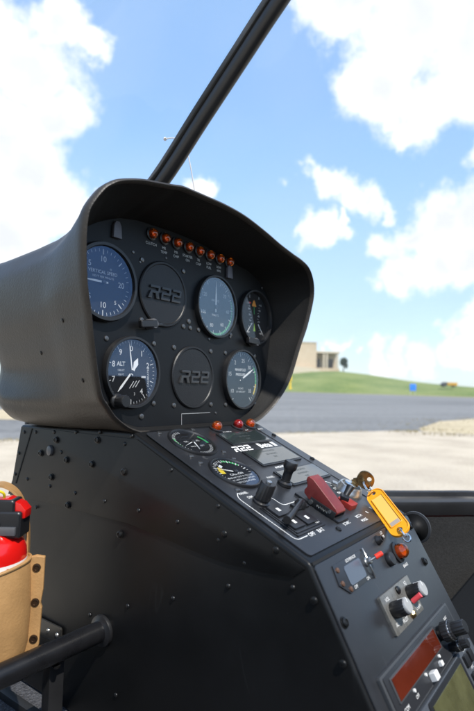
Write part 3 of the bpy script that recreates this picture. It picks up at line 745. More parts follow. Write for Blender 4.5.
g_al = gauge(pod, PF, -.1045, .0020, .0365, 'alt', name='altimeter', scr=corners(-.1045, .002, .0348), rim_w=.004)
g_mp = gauge(pod, PF, .1020, -.0010, .0395, 'map', name='manifold_pressure_gauge', scr=corners(.102, -.001, .0355))

def block_r22(b, M, H, W, h, bev, sl=.18):
    """the squared slanted lettering R22: H letter height, W width of one letter, h relief"""
    t = H * .19; g = W * .20; x = -(3 * W + 2 * g) / 2
    def P(pts, x0):
        pp = [(x0 + a + sl * c, c) for a, c in pts]
        if h: poly(b, M, pp, h, bev, 2)
        else: b.faces.new([b.verts.new(M @ Vector((a, c, 0))) for a, c in pp])
    y0, y1, m = -H / 2, H / 2, 0
    # R
    P([(-g * .9, y0), (t * 1.1, y0), (t * 1.1, m - t * .5), (W * .55, m - t * .5), (W * .72, y0), (W * 1.06, y0), (W * .84, m - t * .3), (W, m + t * .3), (W, y1 - t * .3), (W * .9, y1), (-g * .2, y1), (-g * .2, y1 - t), (W - t, y1 - t), (W - t, m + t * .5), (t * .2, m + t * .5)], x)
    for k in (1, 2):
        P([(0, y0), (W, y0), (W, y0 + t), (t, y0 + t), (t, m - t * .5), (W * .88, m - t * .5), (W, m - t * .2), (W, y1 - t * .3), (W * .88, y1), (0, y1), (0, y1 - t), (W - t, y1 - t), (W - t, m + t * .5), (W * .12, m + t * .5), (0, m + t * .2)], x + k * (W + g))
def cover(u, v):
    Mg = PF.M(u, v); R = .0400
    g = link('blanking_cover', NB(), None); me = g.data
    b = NB(); lathe(b, Matrix(), [(R, 0), (R, .0016), (R - .0012, .0028), (R - .0035, .0028), (R - .0045, .0018), (.0001, .0018)], 72, False, False)
    b.to_mesh(me); b.free(); me.materials.append(mat('cover_black', (.010, .010, .011), .38, 0, .36, bump=(900, .5, .0004), var=(30, .15)))
    for p in me.polygons: p.use_smooth = True
    me.set_sharp_from_angle(angle=R_(35)); g.matrix_basis = Mg; adopt(g, pod)
    b = NB(); block_r22(b, Mg @ T(.0010, 0, .0012), .0158, .0152, .0030, .0004)
    link('raised_lettering', b, mat('letter_black', (.030, .030, .031), .36, 0, .5), g, auto=30)
    s0 = link('screw', screw_bm(.0032), M_pscrew(), g); ok = corners(u, v, .0352)
    s0.matrix_basis = wmat(g).inverted() @ PF.M(*ok[0]); 
    for q in ok[1:]: repeat(s0, PF.M(*q))
cover(-.0540, .0975); cover(-.0005, -.0005)

# altimeter setting knob
b = NB(); Mk = PF.M(-.1275, -.0300, .004)
lathe(b, Mk, [(.0085, 0), (.0085, .002), (.0068, .004), (.0068, .014), (.0058, .0155), (.0001, .0155)], 28, mod=lambda r, z, a: r * (1 + .03 * math.cos(14 * a) * (z > .003))); link('altimeter_setting_knob', b, M_knob(), g_al)
# warning lamps under the brow
m_amber = mat('amber_lens', (.90, .22, .02), .05, 0, .6, trans=.9, coat=.6)
m_redl = mat('red_lens', (.30, .01, .008), .12, 0, .6, trans=.35, coat=.6)
def lamp(parent, fr, u, v, m, r=.0058, h=.010):
    b = NB(); pr = [(r * .95, 0), (r * .95, h * .35)] + [(r * math.cos(q), h * .45 + r * .95 * math.sin(q)) for q in [R_(a) for a in range(0, 90, 12)]] + [(.0001, h * .45 + r * .95)]
    lathe(b, fr.M(u, v), pr, 24, True, False); o = link('warning_lamp', b, m, parent, auto=50)
    b = NB(); lathe(b, fr.M(u, v), [(r * 1.35, 0), (r * 1.35, .0018), (r * 1.0, .0026), (r * .96, .001)], 28, False, False); link('lamp_collar', b, M_bezel(), o)
    b = NB(); lathe(b, fr.M(u, v), [(r * .55, .001), (r * .5, h * .5), (.0001, h * .6)], 12, False, False); link('lamp_reflector', b, mat('lamp_inner', (.80, .25, .04), .2, .5), o)
    return o
b = NB()
names = ['CLUTCH', 'MR TEMP', 'MR CHIP', 'STARTER ON', 'TR CHIP', 'LOW FUEL', 'LOW RPM', 'OIL']
for i in range(8):
    u = -.0749 + i * .02125; v = .1665 - i * .0005
    lamp(pod, PF, u, v, m_amber)
    s = names[i].split(); 
    for k, w_ in enumerate(s): text(b, PF.M(u, v - .0118 - .0052 * k, .0005), w_, .0046)
link('lamp_lettering', b, M_wht_dim(), pod, False)
# locking levers and posts on the panel
def lever(u, v, rot=0, mirror=1):
    M = PF.M(u, v) @ RZ(rot)
    b = NB(); lathe(b, M, [(.0062, 0), (.0062, .010), (.0050, .012), (.0001, .012)], 20); o = link('panel_latch', b, M_steel() if False else mat('latch_grey', (.10, .10, .105), .4, .2), pod)
    b = NB(); box(b, M, -.0215 * mirror if mirror > 0 else -.002, .004 if mirror > 0 else .021, -.0042, .0042, .006, .0125, .002, 3); box(b, M, -.004, .018, -.0022, .0012, .003, .006, .0008); link('latch_lever', b, M_knob(), o)
lever(-.0785, .0585, .12); lever(.1290, .0540, -.05)
b = NB()
for (u, v) in ((-.128, .158), (.0745, .1500)):
    b = NB(); poly(b, PF.M(u, v), [(-.006, -.010), (.006, -.010), (.005, .004), (.0025, .009), (-.0025, .009), (-.005, .004)], .004, .0012); link('lamp_test_tab', b, mat('tab_grey', (.10, .10, .12), .4), pod)
# panel fasteners: small screws at places seen in the photo
s0 = None
for (px, py, r) in [(228.5, 296, .0028), (188.5, 321.5, .0034), (190, 328, .0030), (230, 337, .0022), (209, 339, .002), (133, 252, .002), (140, 262, .0016), (110.5, 270, .0016), (269, 389, .0024), (270.6, 369, .0026), (165, 233, .0018), (236, 259, .0018), (141, 416.5, .0034), (262, 288, .002), (258.5, 406, .002), (215.5, 413, .0018), (166, 258, .0016)]:
    u, v = PF.uv(px, py)
    if r not in ({} if s0 is None else s0): s0 = s0 or {}; s0[r] = link('screw', screw_bm(r), M_pscrew(), pod); s0[r].matrix_basis = wmat(pod).inverted() @ PF.M(u, v)
    else: repeat(s0[r], PF.M(u, v))
# thin outlined card slot at the foot of the panel
b = NB(); 
u0, v0 = PF.uv(183, 413.5); u1, v1 = PF.uv(216, 416)
for x0, x1, y0, y1 in ((-.0225, .0330, -.0466, -.0458), (-.0225, -.0217, -.060, -.0466)): box_flat(b, PF.M(0, 0, .0006), x0, x1, y0, y1)
link('card_slot_outline', b, mat('faded_line', (.25, .25, .25), .6), pod, False)
# outer hood rivets
for (px, py, X) in ((62.5, 320.5, -.176), (82.5, 380.5, -.160), (40, 352, -.165)):
    p = bp_px(px, py, Vector((X, 0, 0)), Vector((1, 0, 0)))
HOODPT = [(62.5, 320.5), (82.5, 380.5), (41, 353)]

# ================================================================== CENTRE CONSOLE
con = thing('center_console', 'black riveted pedestal console with sloping switch panel and steep radio face below the hooded pod', 'console', (0, -.1, -.385))
def side_profile(d=0):
    # (y, z) around the side plate
    dC = (C_ - B_).normalized(); E_ = B_ + dC * ((-.384 - B_.z) / dC.z)
    return [(A_.y + .004, A_.z + .0005), (B_.y, B_.z), (E_.y, E_.z), (.240, -.384), (.2215, -.176), (.2117, -.1387), (.1972, -.0675)]
def body():
    pr = side_profile(); t = NB()
    f = t.faces.new([t.verts.new((-HW, y, z)) for y, z in pr])
    r = bmesh.ops.extrude_face_region(t, geom=[f]); bmesh.ops.translate(t, verts=[e for e in r['geom'] if isinstance(e, bmesh.types.BMVert)], vec=(2 * HW, 0, 0))
    bmesh.ops.recalc_face_normals(t, faces=t.faces)
    bmesh.ops.bevel(t, geom=t.edges[:], offset=.0042, segments=4, affect='EDGES', profile=.55)
    return link('pedestal_body', t, M_body(), con, auto=50)
body()
# upper skin of the left side, standing proud of the lower one along the slanting seam
seam = [(64, 506), (96, 515), (128, 523), (160, 536), (195, 551), (228.6, 563.6), (262, 571.5), (293, 577), (306, 569)]
pts = []
for px, py in seam: pts.append(SF.uv(px, py))
pts = [(-.2178, -.1600)] + pts
top = [(.2260, -.1560), (.0255, -.0690), (-.1935, -.0700), (-.2085, -.1400)]
b = NB(); poly(b, SF.M(0, 0, .0), pts + top, .0012, .0004, 2); link('upper_side_skin', b, M_body(), con, auto=30)
b = NB(); poly(b, SF.M(0, 0, .0011), [(-.2010, -.1440), (-.1990, -.1440), (-.1675, -.0708), (-.1695, -.0708)], .0006, 0); link('side_seam', b, mat('seam_black', (.004, .004, .004), .8), con, False)
riv = [(25, 432), (36.5, 432), (55, 432), (76.7, 432), (100.7, 432), (19.6, 453), (16, 474), (132.4, 436), (125.7, 443.8), (28, 479), (50.7, 486), (76, 492.8), (105.4, 501), (139.5, 510.3), (37, 507), (178.4, 521.5), (219, 540), (228.6, 586), (173.3, 598.3), (128, 606), (293, 587.5), (90, 614.8), (116, 695), (276.6, 552), (219, 506), (172, 470), (250, 530), (62, 452), (245, 563)]
stu = [(57.4, 439.7), (98.6, 439.7), (42, 453), (67.6, 459.7), (93, 464), (52.4, 477), (69, 505), (125, 471.5), (121, 534)]
r0 = None
for px, py in riv:
    u, v = SF.uv(px, py); M = SF.M(u, v, .0012 if py < 540 else .0002)
    if r0 is None: r0 = link('rivet', rivet_bm(.0023), mat('rivet_dark', (.022, .022, .022), .35, .5), con); r0.matrix_basis = wmat(con).inverted() @ M
    else: repeat(r0, M)
r0 = None
for px, py in stu:
    u, v = SF.uv(px, py); M = SF.M(u, v, .0012)
    if r0 is None: r0 = link('stud', stud_bm(.0036), M_screw(), con); r0.matrix_basis = wmat(con).inverted() @ M
    else: repeat(r0, M)
r0 = None
for px, py in ((225, 533.7), (276.6, 550), (314.7, 600.4), (343.4, 663.6)):
    u, v = SF.uv(px, py); M = SF.M(u, v, .0006)
    if r0 is None: r0 = link('screw', screw_bm(.0034), M_screw(), con); r0.matrix_basis = wmat(con).inverted() @ M
    else: repeat(r0, M)
b = NB(); u, v = SF.uv(51.4, 450.5); lathe(b, SF.M(u, v, .001) @ Matrix.Diagonal((.8, 1, 1, 1)), [(.0068, 0), (.0068, .0012), (.0058, .003), (.003, .0038), (.0001, .004)], 24); link('plug_button', b, mat('plug_grey', (.09, .09, .095), .3, .3), con)

# ---- sloping upper plate and its instruments
UW = .1065
b = NB(); poly(b, UF.M(0, 0, 0), rrect(-UW, UW, -.2215, -.003, .004), .0013, .0004, 2); link('switch_panel', b, M_top(), con, auto=30)
UZ = .0013
for (u, v, k, nm, sc_) in ((-.0615, -.0330, 'oil', 'oil_gauge', [(-.089, -.0070), (-.0330, -.0055), (-.0885, -.0575), (-.0352, -.0585)]), (-.0620, -.0980, 'clock', 'carburetor_temperature_gauge', [(-.0885, -.0715), (-.0352, -.0735), (-.0885, -.1235), (-.0345, -.1240)])):
    Uo = Fr(UF.P(0, 0, UZ), UF.up)
    gauge(con, Uo, u, v, .0262, k, name=nm, rim_w=.0028, rim_h=.0030, scr=sc_)
UO = Fr(UF.P(0, 0, UZ), UF.up)
for (px, py) in ((201.4, 430.7),):
    pass
# lamps at the top edge
for u, m in ((.0070, m_amber), (.0510, m_redl), (.0785, m_amber)): lamp(con, UO, u, -.0085, m, r=.0066, h=.011)
def word(fr, u, v, t_, z, **k):
    q = NB(); text(q, fr.M(u, v, .0002), t_, z, **k); link('panel_lettering', q, M_white(), con, False)
for u, t_ in ((.016, 'CLUTCH'), (.058, 'ALT'), (.088, 'BRAKE')): word(UO, u + .004, -.0175, t_, .0042)
q = NB(); block_r22(q, UO.M(.0035, -.0565, .0003), .0115, .0098, 0, 0); link('panel_lettering', q, M_white(), con, False)
word(UO, .0560, -.0565, 'Beta II', .0140, bold=.0005, sx=1.05)
word(UO, .020, -.1030, 'AVIONICS', .0050, bold=.0001); word(UO, -.020, -.1165, 'PANEL', .0046)
for u, v, t_, z in ((-.0725, -.2030, 'OFF', .0062), (-.0555, -.2030, 'BAT', .0062), (-.0085, -.2080, 'START', .0050), (.0240, -.2060, 'BOTH', .0050), (.0240, -.2130, 'MAGS', .0050), (.046, -.2060, 'R', .005), (.063, -.203, 'L', .005), (.090, -.196, 'OFF', .0045), (-.085, -.1375, 'DIM', .0046), (-.066, -.1375, 'NAV LT', .0046), (-.087, -.1300, 'PANEL', .0046), (-.045, -.2005 + .008, 'ALT', .0045), (.060, -.160, 'STROBE', .0045), (.050, -.168, 'ON', .0042)):
    word(UO, u, v, t_, z, bold=.00004)
# white border lines
def stroke(fr, pts, w, z=.0002):
    b = NB()
    P = [Vector((x, y)) for x, y in pts]
    pr = None
    for i, p in enumerate(P):
        t = (P[min(i + 1, len(P) - 1)] - P[max(i - 1, 0)]).normalized(); n = Vector((-t.y, t.x)) * w / 2
        q = [b.verts.new(fr.P(p.x + n.x, p.y + n.y, z)), b.verts.new(fr.P(p.x - n.x, p.y - n.y, z))]
        if pr: b.faces.new((pr[0], pr[1], q[1], q[0]))
        pr = q
    link('panel_border_line', b, M_white(), con, False)
def rounded_path(pts, r=.006, n=5):
    out = [Vector(pts[0])]
    for a, c, d in zip(pts, pts[1:], pts[2:]):
        a, c, d = Vector(a), Vector(c), Vector(d); p = c + (a - c).normalized() * r; q = c + (d - c).normalized() * r
        for i in range(n + 1): t = i / n; out.append((1 - t) ** 2 * p + 2 * t * (1 - t) * c + t * t * q)
    out.append(Vector(pts[-1])); return out
stroke(UO, rounded_path([(-.094, -.128), (-.1010, -.134), (-.0990, -.2025), (-.0800, -.2025)]), .0008)
stroke(UO, rounded_path([(-.072, -.1365), (-.0590, -.1450), (-.0590, -.1600), (-.0180, -.1600)]), .0008)
stroke(UO, rounded_path([(.020, -.1440), (.0560, -.1440), (.062, -.1500), (.062, -.156)], .004), .0010)
# three glossy placard windows
m_win = mat('placard_glass', (.022, .030, .030), .10, 0, 1.0, coat=.6)
for (x0, x1, y0, y1, ch) in ((-.0050, .0740, -.0480, -.0225, 0), (-.0060, .0760, -.0950, -.0665, 0), (-.0040, .0800, -.1370, -.1120, 0)):
    b = NB(); poly(b, UO.M(), rrect(x0 - .0025, x1 + .0025, y0 - .0025, y1 + .0025, .002), .0016, .0004); o = link('placard_frame', b, M_bezel(), con, auto=30)
    b = NB(); box(b, UO.M(), x0, x1, y0, y1, .0012, .0021, .0003); link('placard_window', b, m_win, o, False)
    b = NB()
    for k in range(3): text(b, UO.M((x0 + x1) / 2, y1 - .005 - k * .0065, .0023), ('ANNUNCIATOR', 'SEE MANUAL', 'TEST')[k], .0040)
    link('placard_print', b, mat('faint_print', (.07, .08, .08), .5), o, False)
b = NB()
box(b, UO.M(), .0860, .0868, -.19, -.01, 0, .0004); link('panel_edge_line', b, mat('seam_black', (0, 0, 0)), con, False)

def pebble(r0, amp, n): return lambda r, z, a: r * (1 + amp * math.cos(n * a))
# dimmer knob beside the gauge: knurled cylinder with slotted top
b = NB(); M = UO.M(-.0810, -.1480)
lathe(b, M, [(.0086, 0), (.0086, .0020), (.0066, .003), (.0066, .0055)], 28); 
o = link('dimmer_knob', b, M_knob(), con)
b = NB(); lathe(b, M, [(.0073, .005), (.0073, .0205), (.0067, .0215), (.0001, .0215)], 48, True, False, mod=lambda r, z, a: r * (1 + .045 * math.cos(16 * a) * (r > .0070))); link('knurled_cap', b, M_knob(), o)
b = NB(); lathe(b, M, [(.0028, .0215), (.0028, .0232), (.0020, .0236)], 14); box(b, M, -.0018, .0018, -.0003, .0003, .0236, .0240); link('set_screw', b, M_steel(), o)
# tall lever switch with a flared head
M = UO.M(-.0165, -.1330) @ RX(-.10) @ RY(.05)
b = NB(); lathe(b, M, [(.0080, 0), (.0080, .003), (.0055, .0045), (.0055, .006)], 24); o = link('pull_switch', b, M_bezel(), con)
b = NB(); lathe(b, M, [(.0046, .004), (.0047, .014), (.0052, .0165), (.0066, .0185), (.0072, .0200), (.0072, .0255), (.0064, .0268), (.0001, .0268)], 30, True, False, mod=lambda r, z, a: r * (1 + (.03 * math.cos(12 * a) if z > .0195 or z < .0145 else 0))); link('switch_head', b, M_knob(), o)

# rocker switch keys with white legends, in a grooved surround
o = None
def groove(b, x0, x1, y0, y1, w=.0012):
    for q in ((x0, x1, y0, y0 + w), (x0, x1, y1 - w, y1), (x0, x0 + w, y0, y1), (x1 - w, x1, y0, y1)): box(b, UO.M(), *q, 0, .0009)
for (u, v) in ((-.0760, -.1650), (-.0770, -.1845), (-.0545, -.1850)):
    b = NB(); poly(b, UO.M(), rrect(u - .0095, u + .0095, v - .0078, v + .0078, .001), .0022, .0006); o = link('switch_key', b, M_knob(), con, auto=30)
    b = NB(); box_flat(b, UO.M(0, 0, .0024), u - .002, u + .002, v - .0024, v + .0024); link('key_legend', b, M_white(), o, False)
b = NB()
for k in range(2): 
    d = .002 + .0032 * k; x0, x1, y0, y1 = -.0875 - d, -.0430 + d * .4, -.1945 - d, -.155
    box(b, UO.M(), x0, x0 + .0012, y0, y1, 0, .0011); box(b, UO.M(), x0, x1, y0, y0 + .0012, 0, .0011)
link('switch_surround_ridge', b, M_knob(), con, False)
# black bat-handle switch lying over the keys
M = UO.M(-.0400, -.1680)
b = NB(); lathe(b, M, [(.0062, 0), (.0062, .0035), (.0045, .006), (.0035, .0075)], 20); box(b, M, -.011, .011, -.005, .005, 0, .0025, .0006); o = link('toggle_switch', b, M_bezel(), con)
b = NB(); 
p0, p1 = UO.P(-.0400, -.168, .006), bp_px(287, 520, UO.P(0, 0, .0095), UO.n)
tube(b, [p0, p0.lerp(p1, .5), p0.lerp(p1, .85), p1], lambda q: .0023 + .0014 * q, 14); link('toggle_lever', b, M_knob(), o)
# red guarded switch
m_red = mat('guard_red', (.15, .020, .017), .45, 0, .45, var=(40, .35), wear=(60, (.26, .08, .07)))
gd = link('switch_guard', NB(), m_red, con)
gu, gv = -.0110, -.1745        # where its hinge plate sits
GM = UO.M(gu, gv)
# profile in the (v, w) plane: x to the hand side (down the panel), y up from the panel
prof = [(-0.0202, 0.0038), (-0.0242, 0.005), (-0.0251, 0.0084), (-0.0211, 0.0113), (-0.0088, 0.0164), (0.0045, 0.0217), (0.0112, 0.0244), (0.0169, 0.0252), (0.0191, 0.0235), (0.0191, 0.0202), (0.0161, 0.0164), (0.0154, 0.0139), (0.0169, 0.0101), (0.0158, 0.0067), (0.009, 0.0038), (0.0, 0.0025)]
PM = GM @ Matrix(((0, 0, 1, 0), (1, 0, 0, 0), (0, 1, 0, 0), (0, 0, 0, 1)))       # (x,y,z) -> (v, w, u)
b = NB(); poly(b, PM, prof, .0190, .0018, 3, z0=-.0095); b.to_mesh(gd.data); b.free()
for p in gd.data.polygons: p.use_smooth = True
gd.data.set_sharp_from_angle(angle=R_(35)); gd.matrix_basis = wmat(con).inverted() @ Matrix()
b = NB(); box(b, GM, -.0115, .0115, -.030, .024, .0, .0024, .0005); box(b, GM, -.0122, -.0106, -.024, .006, .0015, .0085, .0005); box(b, GM, .0106, .0122, -.024, .006, .0015, .0085, .0005); link('guard_bracket', b, M_bezel(), gd, auto=30)
b = NB(); tube(b, [GM @ Vector((-.0138, -.018, .0065)), GM @ Vector((.0138, -.018, .0065))], .0016, 10)
for k in (-1, 1): lathe(b, GM @ T(k * .0125, .004, .004) @ RY(R_(90)), [(.0024, -.0012), (.0024, .0012)], 12)
link('guard_hinge_pin', b, M_steel(), gd)
b = NB(); sp_ = [GM @ Vector((-.0128 + .0004 * math.sin(k), -.016 + .0028 * k * .35, .0035 + .0018 * (k % 2))) for k in range(14)]; tube(b, sp_, .0007, 6); link('guard_spring', b, M_steel(), gd)
# second, flat red guard with black lever behind it
b = NB(); GM2 = UO.M(.0300, -.1860); poly(b, GM2, rrect(-.0080, .0085, -.0100, .0080, .002), .0060, .0012, 2, z0=.0); o = link('starter_guard', b, mat('guard_red_bright', (.27, .025, .018), .4, 0, .5), con, auto=35)
b = NB(); p0 = GM2 @ Vector((.001, .004, .006)); p1 = GM2 @ Vector((.0115, .006, .0165)); tube(b, [p0, p0.lerp(p1, .6), p1], lambda q: .0030 + .0016 * q, 12); box(b, GM2 @ RZ(.5), -.006, .006, -.001, .008, .006, .010, .001); link('starter_lever', b, M_knob(), o)

# ignition key switch
KU, KV = .0700, -.1700
KM = UO.M(KU, KV)
b = NB(); lathe(b, KM, [(.0165, 0), (.0165, .0015), (.0150, .0035), (.0135, .0075), (.0125, .0090), (.0108, .0092), (.0100, .0065), (.0001, .0062)], 48, False, False); o = link('ignition_switch', b, mat('satin_steel', (.48, .48, .47), .30, .9, .5, var=(50, .2)), con)
b = NB(); lathe(b, KM, [(.0080, .006), (.0080, .0105), (.0066, .0115), (.0001, .0115)], 32, False, False); box(b, KM @ RZ(.6), -.0045, .0045, -.0007, .0007, .0113, .0118); link('lock_barrel', b, M_chrome(), o)
b = NB()
for k in range(4): 
    a = R_(50 + 40 * k); box(b, KM @ RZ(a), .0170, .0225, -.0003, .0003, 0, .0003)
link('switch_position_marks', b, M_white(), o, False)
b = NB(); box(b, KM @ RZ(R_(120)), .0145, .021, -.004, .004, 0, .0045, .001); link('switch_stop', b, M_steel(), o)
# right and left edge screws
s0 = None
for (u, v) in ((.1010, -.0360), (.1015, -.1700), (.1010, -.1000), (-.0315, -.2160 + .006), (.1010, -.2120)):
    if s0 is None: s0 = link('screw', screw_bm(.0032), M_screw(), con); s0.matrix_basis = wmat(con).inverted() @ UO.M(u, v)
    else: repeat(s0, UO.M(u, v))

# ---- steep radio face
LH = .25
b = NB(); poly(b, LF.M(0, 0, 0), rrect(-.1125, .1125, -LH, -.0035, .003), .0016, .0005, 2); link('radio_face_plate', b, M_top(), con, auto=30)
b = NB(); box(b, LF.M(), -.1120, .1120, -.0030, -.0004, -.0006, .0010); link('hinge_gap', b, mat('seam_black', (0, 0, 0)), con, False)
LO = Fr(LF.P(0, 0, .0016), LF.up)
# octagonal placard with a small red tipped toggle
b = NB(); pc = [(-.0880, -.0100), (-.0330, -.0100), (-.0260, -.0180), (-.0260, -.0350), (-.0780, -.0360), (-.0905, -.0260)]
poly(b, LO.M(), pc, .0012, .0004); o = link('governor_placard', b, mat('placard_dark', (.020, .022, .026), .35), con, auto=30)
b = NB(); poly(b, LO.M(0, 0, .0011), rrect(-.0730, -.0400, -.0315, -.0150, .003), .0006, .0002); link('placard_window', b, mat('placard_grey', (.07, .085, .11), .25, 0, .6), o, False)
b = NB(); text(b, LO.M(-.0550, -.0122, .0014), 'GOVERNOR', .0038); text(b, LO.M(-.0660, -.0338, .0014), 'OFF', .0038); text(b, LO.M(-.0400, -.0338, .0014), 'ON', .0038); link('placard_lettering', b, M_white(), o, False)
cb_ = NB()
for (u, v) in ((-.0840, -.0150), (-.0850, -.0260), (-.0760, -.0330)): lathe(cb_, LO.M(u, v, .001), [(.0024, 0), (.0022, .0012), (.0001, .0016)], 12, False, False)
link('placard_rivet', cb_, mat('copper_rivet', (.25, .13, .08), .4, .8), o)
M = LO.M(-.0310, -.0215, .0012)
b = NB(); lathe(b, M, [(.0042, 0), (.0042, .0018), (.0030, .0022), (.0030, .0055), (.0022, .0058)], 6 * 3); ob = link('toggle_bushing', b, M_steel(), o)
b = NB(); p0 = M @ Vector((0, 0, .005)); p1 = M @ Vector((.0075, .0015, .0150)); tube(b, [p0, p0.lerp(p1, .5)], .0012, 10); link('toggle_bat', b, M_steel(), ob)
b = NB(); tube(b, [p0.lerp(p1, .45), p0.lerp(p1, .7), p1, p1 + (p1 - p0) * .06], lambda q: .0024 if q < .9 else .0014, 12); link('toggle_tip', b, mat('tip_red', (.65, .04, .02), .35), ob)
b = NB(); tube(b, [LO.P(-.0260, -.0100, .001), LO.P(-.0300, -.0150, .0035), LO.P(-.0310, -.0300, .0035), LO.P(-.0270, -.0370, .001)], .0009, 8); link('toggle_guard_wire', b, M_steel(), o)
# jack, black button and amber lamp
b = NB(); lathe(b, LO.M(.0128, -.0107), [(.0048, 0), (.0048, .0015), (.0036, .003), (.0030, .006), (.0022, .006), (.0022, .002)], 20); link('jack_socket', b, M_bezel(), con)
b = NB(); lathe(b, LO.M(.0165, -.0310), [(.0068, 0), (.0068, .0015), (.0064, .0045), (.0058, .0052), (.0001, .0056)], 30, False, False); link('push_button', b, M_knob(), con)
b = NB(); text(b, LO.M(.0280, -.0085, .0002), 'LO\nRPM', .0040); text(b, LO.M(.0470, -.0445, .0002), 'BRAKE', .0042); text(b, LO.M(.030, -.0160, .0002), '', .004); link('face_lettering', b, M_white(), con, False)
lamp(con, LO, .0420, -.0300, m_amber, r=.0078, h=.012)
s0 = None
for (u, v) in ((.0945, -.0530), (-.1055, -.0500), (-.1055, -.1600), (.1045, -.0150)):
    if s0 is None: s0 = link('screw', stud_bm(.0038), M_screw(), con); s0.matrix_basis = wmat(con).inverted() @ LO.M(u, v)
    else: repeat(s0, LO.M(u, v))
# clear engraved plate with two knobs
b = NB(); poly(b, LO.M(), rrect(-.0400, .0335, -.0850, -.0515, .0015), .0030, .0005); o = link('intercom_plate', b, mat('engraved_plate', (.10, .098, .09), .30, 0, .6, var=(120, .4)), con, auto=30)
b = NB()
for u, v, s in ((-.028, -.057, 'VOL'), (-.026, -.066, ''), (.020, -.056, 'SQ'), (.022, -.062, 'ISO'), (-.030, -.078, 'ALL'), (.024, -.080, 'CREW'), (-.012, -.080, 'PILOT')): 
    if s: text(b, LO.M(u, v, .0032), s, .0046)
link('plate_lettering', b, M_white(), o, False)
b = NB(); lathe(b, LO.M(-.0010, -.0565, .003), [(.0036, 0), (.0036, .0014), (.0026, .0022), (.0001, .0022)], 16, False, False); link('plate_screw', b, M_screw(), o)
def small_knob(u, v, r, h, capm, par, tilt=0):
    M = LO.M(u, v, .003)
    b = NB(); lathe(b, M, [(r * .9, 0), (r, .0008), (r, h * .82), (r * .97, h * .86)], 36, mod=lambda rr, z, a: rr * (1 + .03 * math.cos(18 * a))); k = link('knob', b, M_knob(), par)
    b = NB(); lathe(b, M, [(r * .97, h * .84), (r * .97, h * .95), (r * .88, h), (.0001, h)], 36, True, False); link('knob_cap', b, capm, k)
    b = NB(); box(b, M, -.0004, .0004, r * .4, r * 1.04, h * .5, h * 1.005); link('knob_pointer', b, M_white(), k, False)
m_cap = mat('cap_grey_white', (.34, .34, .335), .35, .2)
small_knob(-.0265, -.0670, .0070, .0165, m_cap, o); small_knob(.0190, -.0655, .0070, .0165, m_cap, o)
b = NB(); M = LO.M(.0035, -.0725, .003); p0 = M @ Vector((0, 0, 0)); p1 = M @ Vector((.003, .005, .016)); tube(b, [p0, p0.lerp(p1, .4)], .0016, 10); q_ = link('mode_switch', b, M_steel(), o)
b = NB(); tube(b, [p0.lerp(p1, .4), p0.lerp(p1, .6), p1], .0025, 14); link('mode_switch_tip', b, mat('tip_pink', (.62, .06, .07), .35), q_)
b = NB(); lathe(b, LO.M(.0035, -.0800, .003), [(.0042, 0), (.0040, .003), (.0020, .0045), (.0001, .0045)], 6, False, False); link('hex_nut', b, M_brass(), o, False)
# radio one
RO = Fr(LO.P(-.0060, -.0030, 0), LO.up)
b = NB(); poly(b, RO.M(), rrect(-.0910, .0930, -.1300, -.0925, .002), .0035, .0008, 2); r1 = link('navigation_radio', b, mat('radio_frame', (.055, .058, .062), .38, .2, .5), con, auto=30)
b = NB(); poly(b, RO.M(0, 0, .0033), rrect(-.0875, .0895, -.1285, -.0945, .0015), .0010, .0003); link('radio_fascia', b, mat('radio_black', (.022, .023, .026), .3), r1, auto=30)
b = NB(); poly(b, RO.M(0, 0, .0041), rrect(-.0800, .0340, -.1162, -.0973, .001), .0012, .0004); link('window_bezel', b, mat('radio_frame', (0, 0, 0)), r1, auto=30)
b = NB(); box(b, RO.M(0, 0, .0051), -.0778, .0318, -.1148, -.0987, 0, .0008, .0002); link('display_window', b, mat('display_red', (.085, .014, .006), .08, 0, 1.0, coat=1.0, var=(10, .4)), r1, False)
def big_knob(par, u, v, w, r1_, h1, r2, h2, ax=None):
    M = RO.M(u, v, w)
    b = NB(); lathe(b, M, [(r1_ * .7, 0), (r1_ * .8, .004), (r1_, .0055), (r1_, h1 - .001), (r1_ * .93, h1)], 40, mod=lambda r, z, a: r * (1 + .03 * math.cos(20 * a) * (z > .005))); k = link('tuning_knob', b, M_knob(), par)
    b = NB(); lathe(b, M, [(r1_ * 1.01, h1 * .78), (r1_ * 1.02, h1 * .80), (r1_ * 1.02, h1 * .86), (r1_ * .99, h1 * .88)], 40, False, False); link('knob_ring', b, M_steel(), k)
    b = NB(); lathe(b, M, [(r2, h1 * .95), (r2, h1 + h2), (r2 * .9, h1 + h2 + .001), (.0001, h1 + h2 + .001)], 32, False, False, mod=lambda r, z, a: r * (1 + .04 * math.cos(16 * a))); link('inner_knob', b, M_knob(), k)
big_knob(r1, .0430, -.1065, .0040, .0088, .016, .0062, .011)
big_knob(r1, .0520, -.1225, .0040, .0054, .012, .0040, .006)
for (u, v, s) in ((.0150, -.1230, .0024), (-.0105, -.1235, .0042)):
    b = NB(); box(b, RO.M(u, v, .0040), -s, s, -s * .85, s * .85, 0, s * 1.5, s * .3, 3); link('white_button', b, mat('button_white', (.66, .66, .64), .35), r1)
b = NB()
for u in (-.050, -.020, .020):
    b = NB(); lathe(b, RO.M(u, -.1185, .0040), [(.0016, 0), (.0014, .0016), (.0001, .0018)], 10, False, False); link('indicator_dot', b, mat('button_white', (0, 0, 0)), r1)
b = NB(); text(b, RO.M(-.072, -.1225, .0044), 'COM', .0044); text(b, RO.M(.072, -.1020, .0044), 'NAV', .0042); text(b, RO.M(-.048, -.1235, .0044), 'OFF', .0038); text(b, RO.M(.0, -.1010, .0044), '', .004); link('radio_lettering', b, M_white(), r1, False)
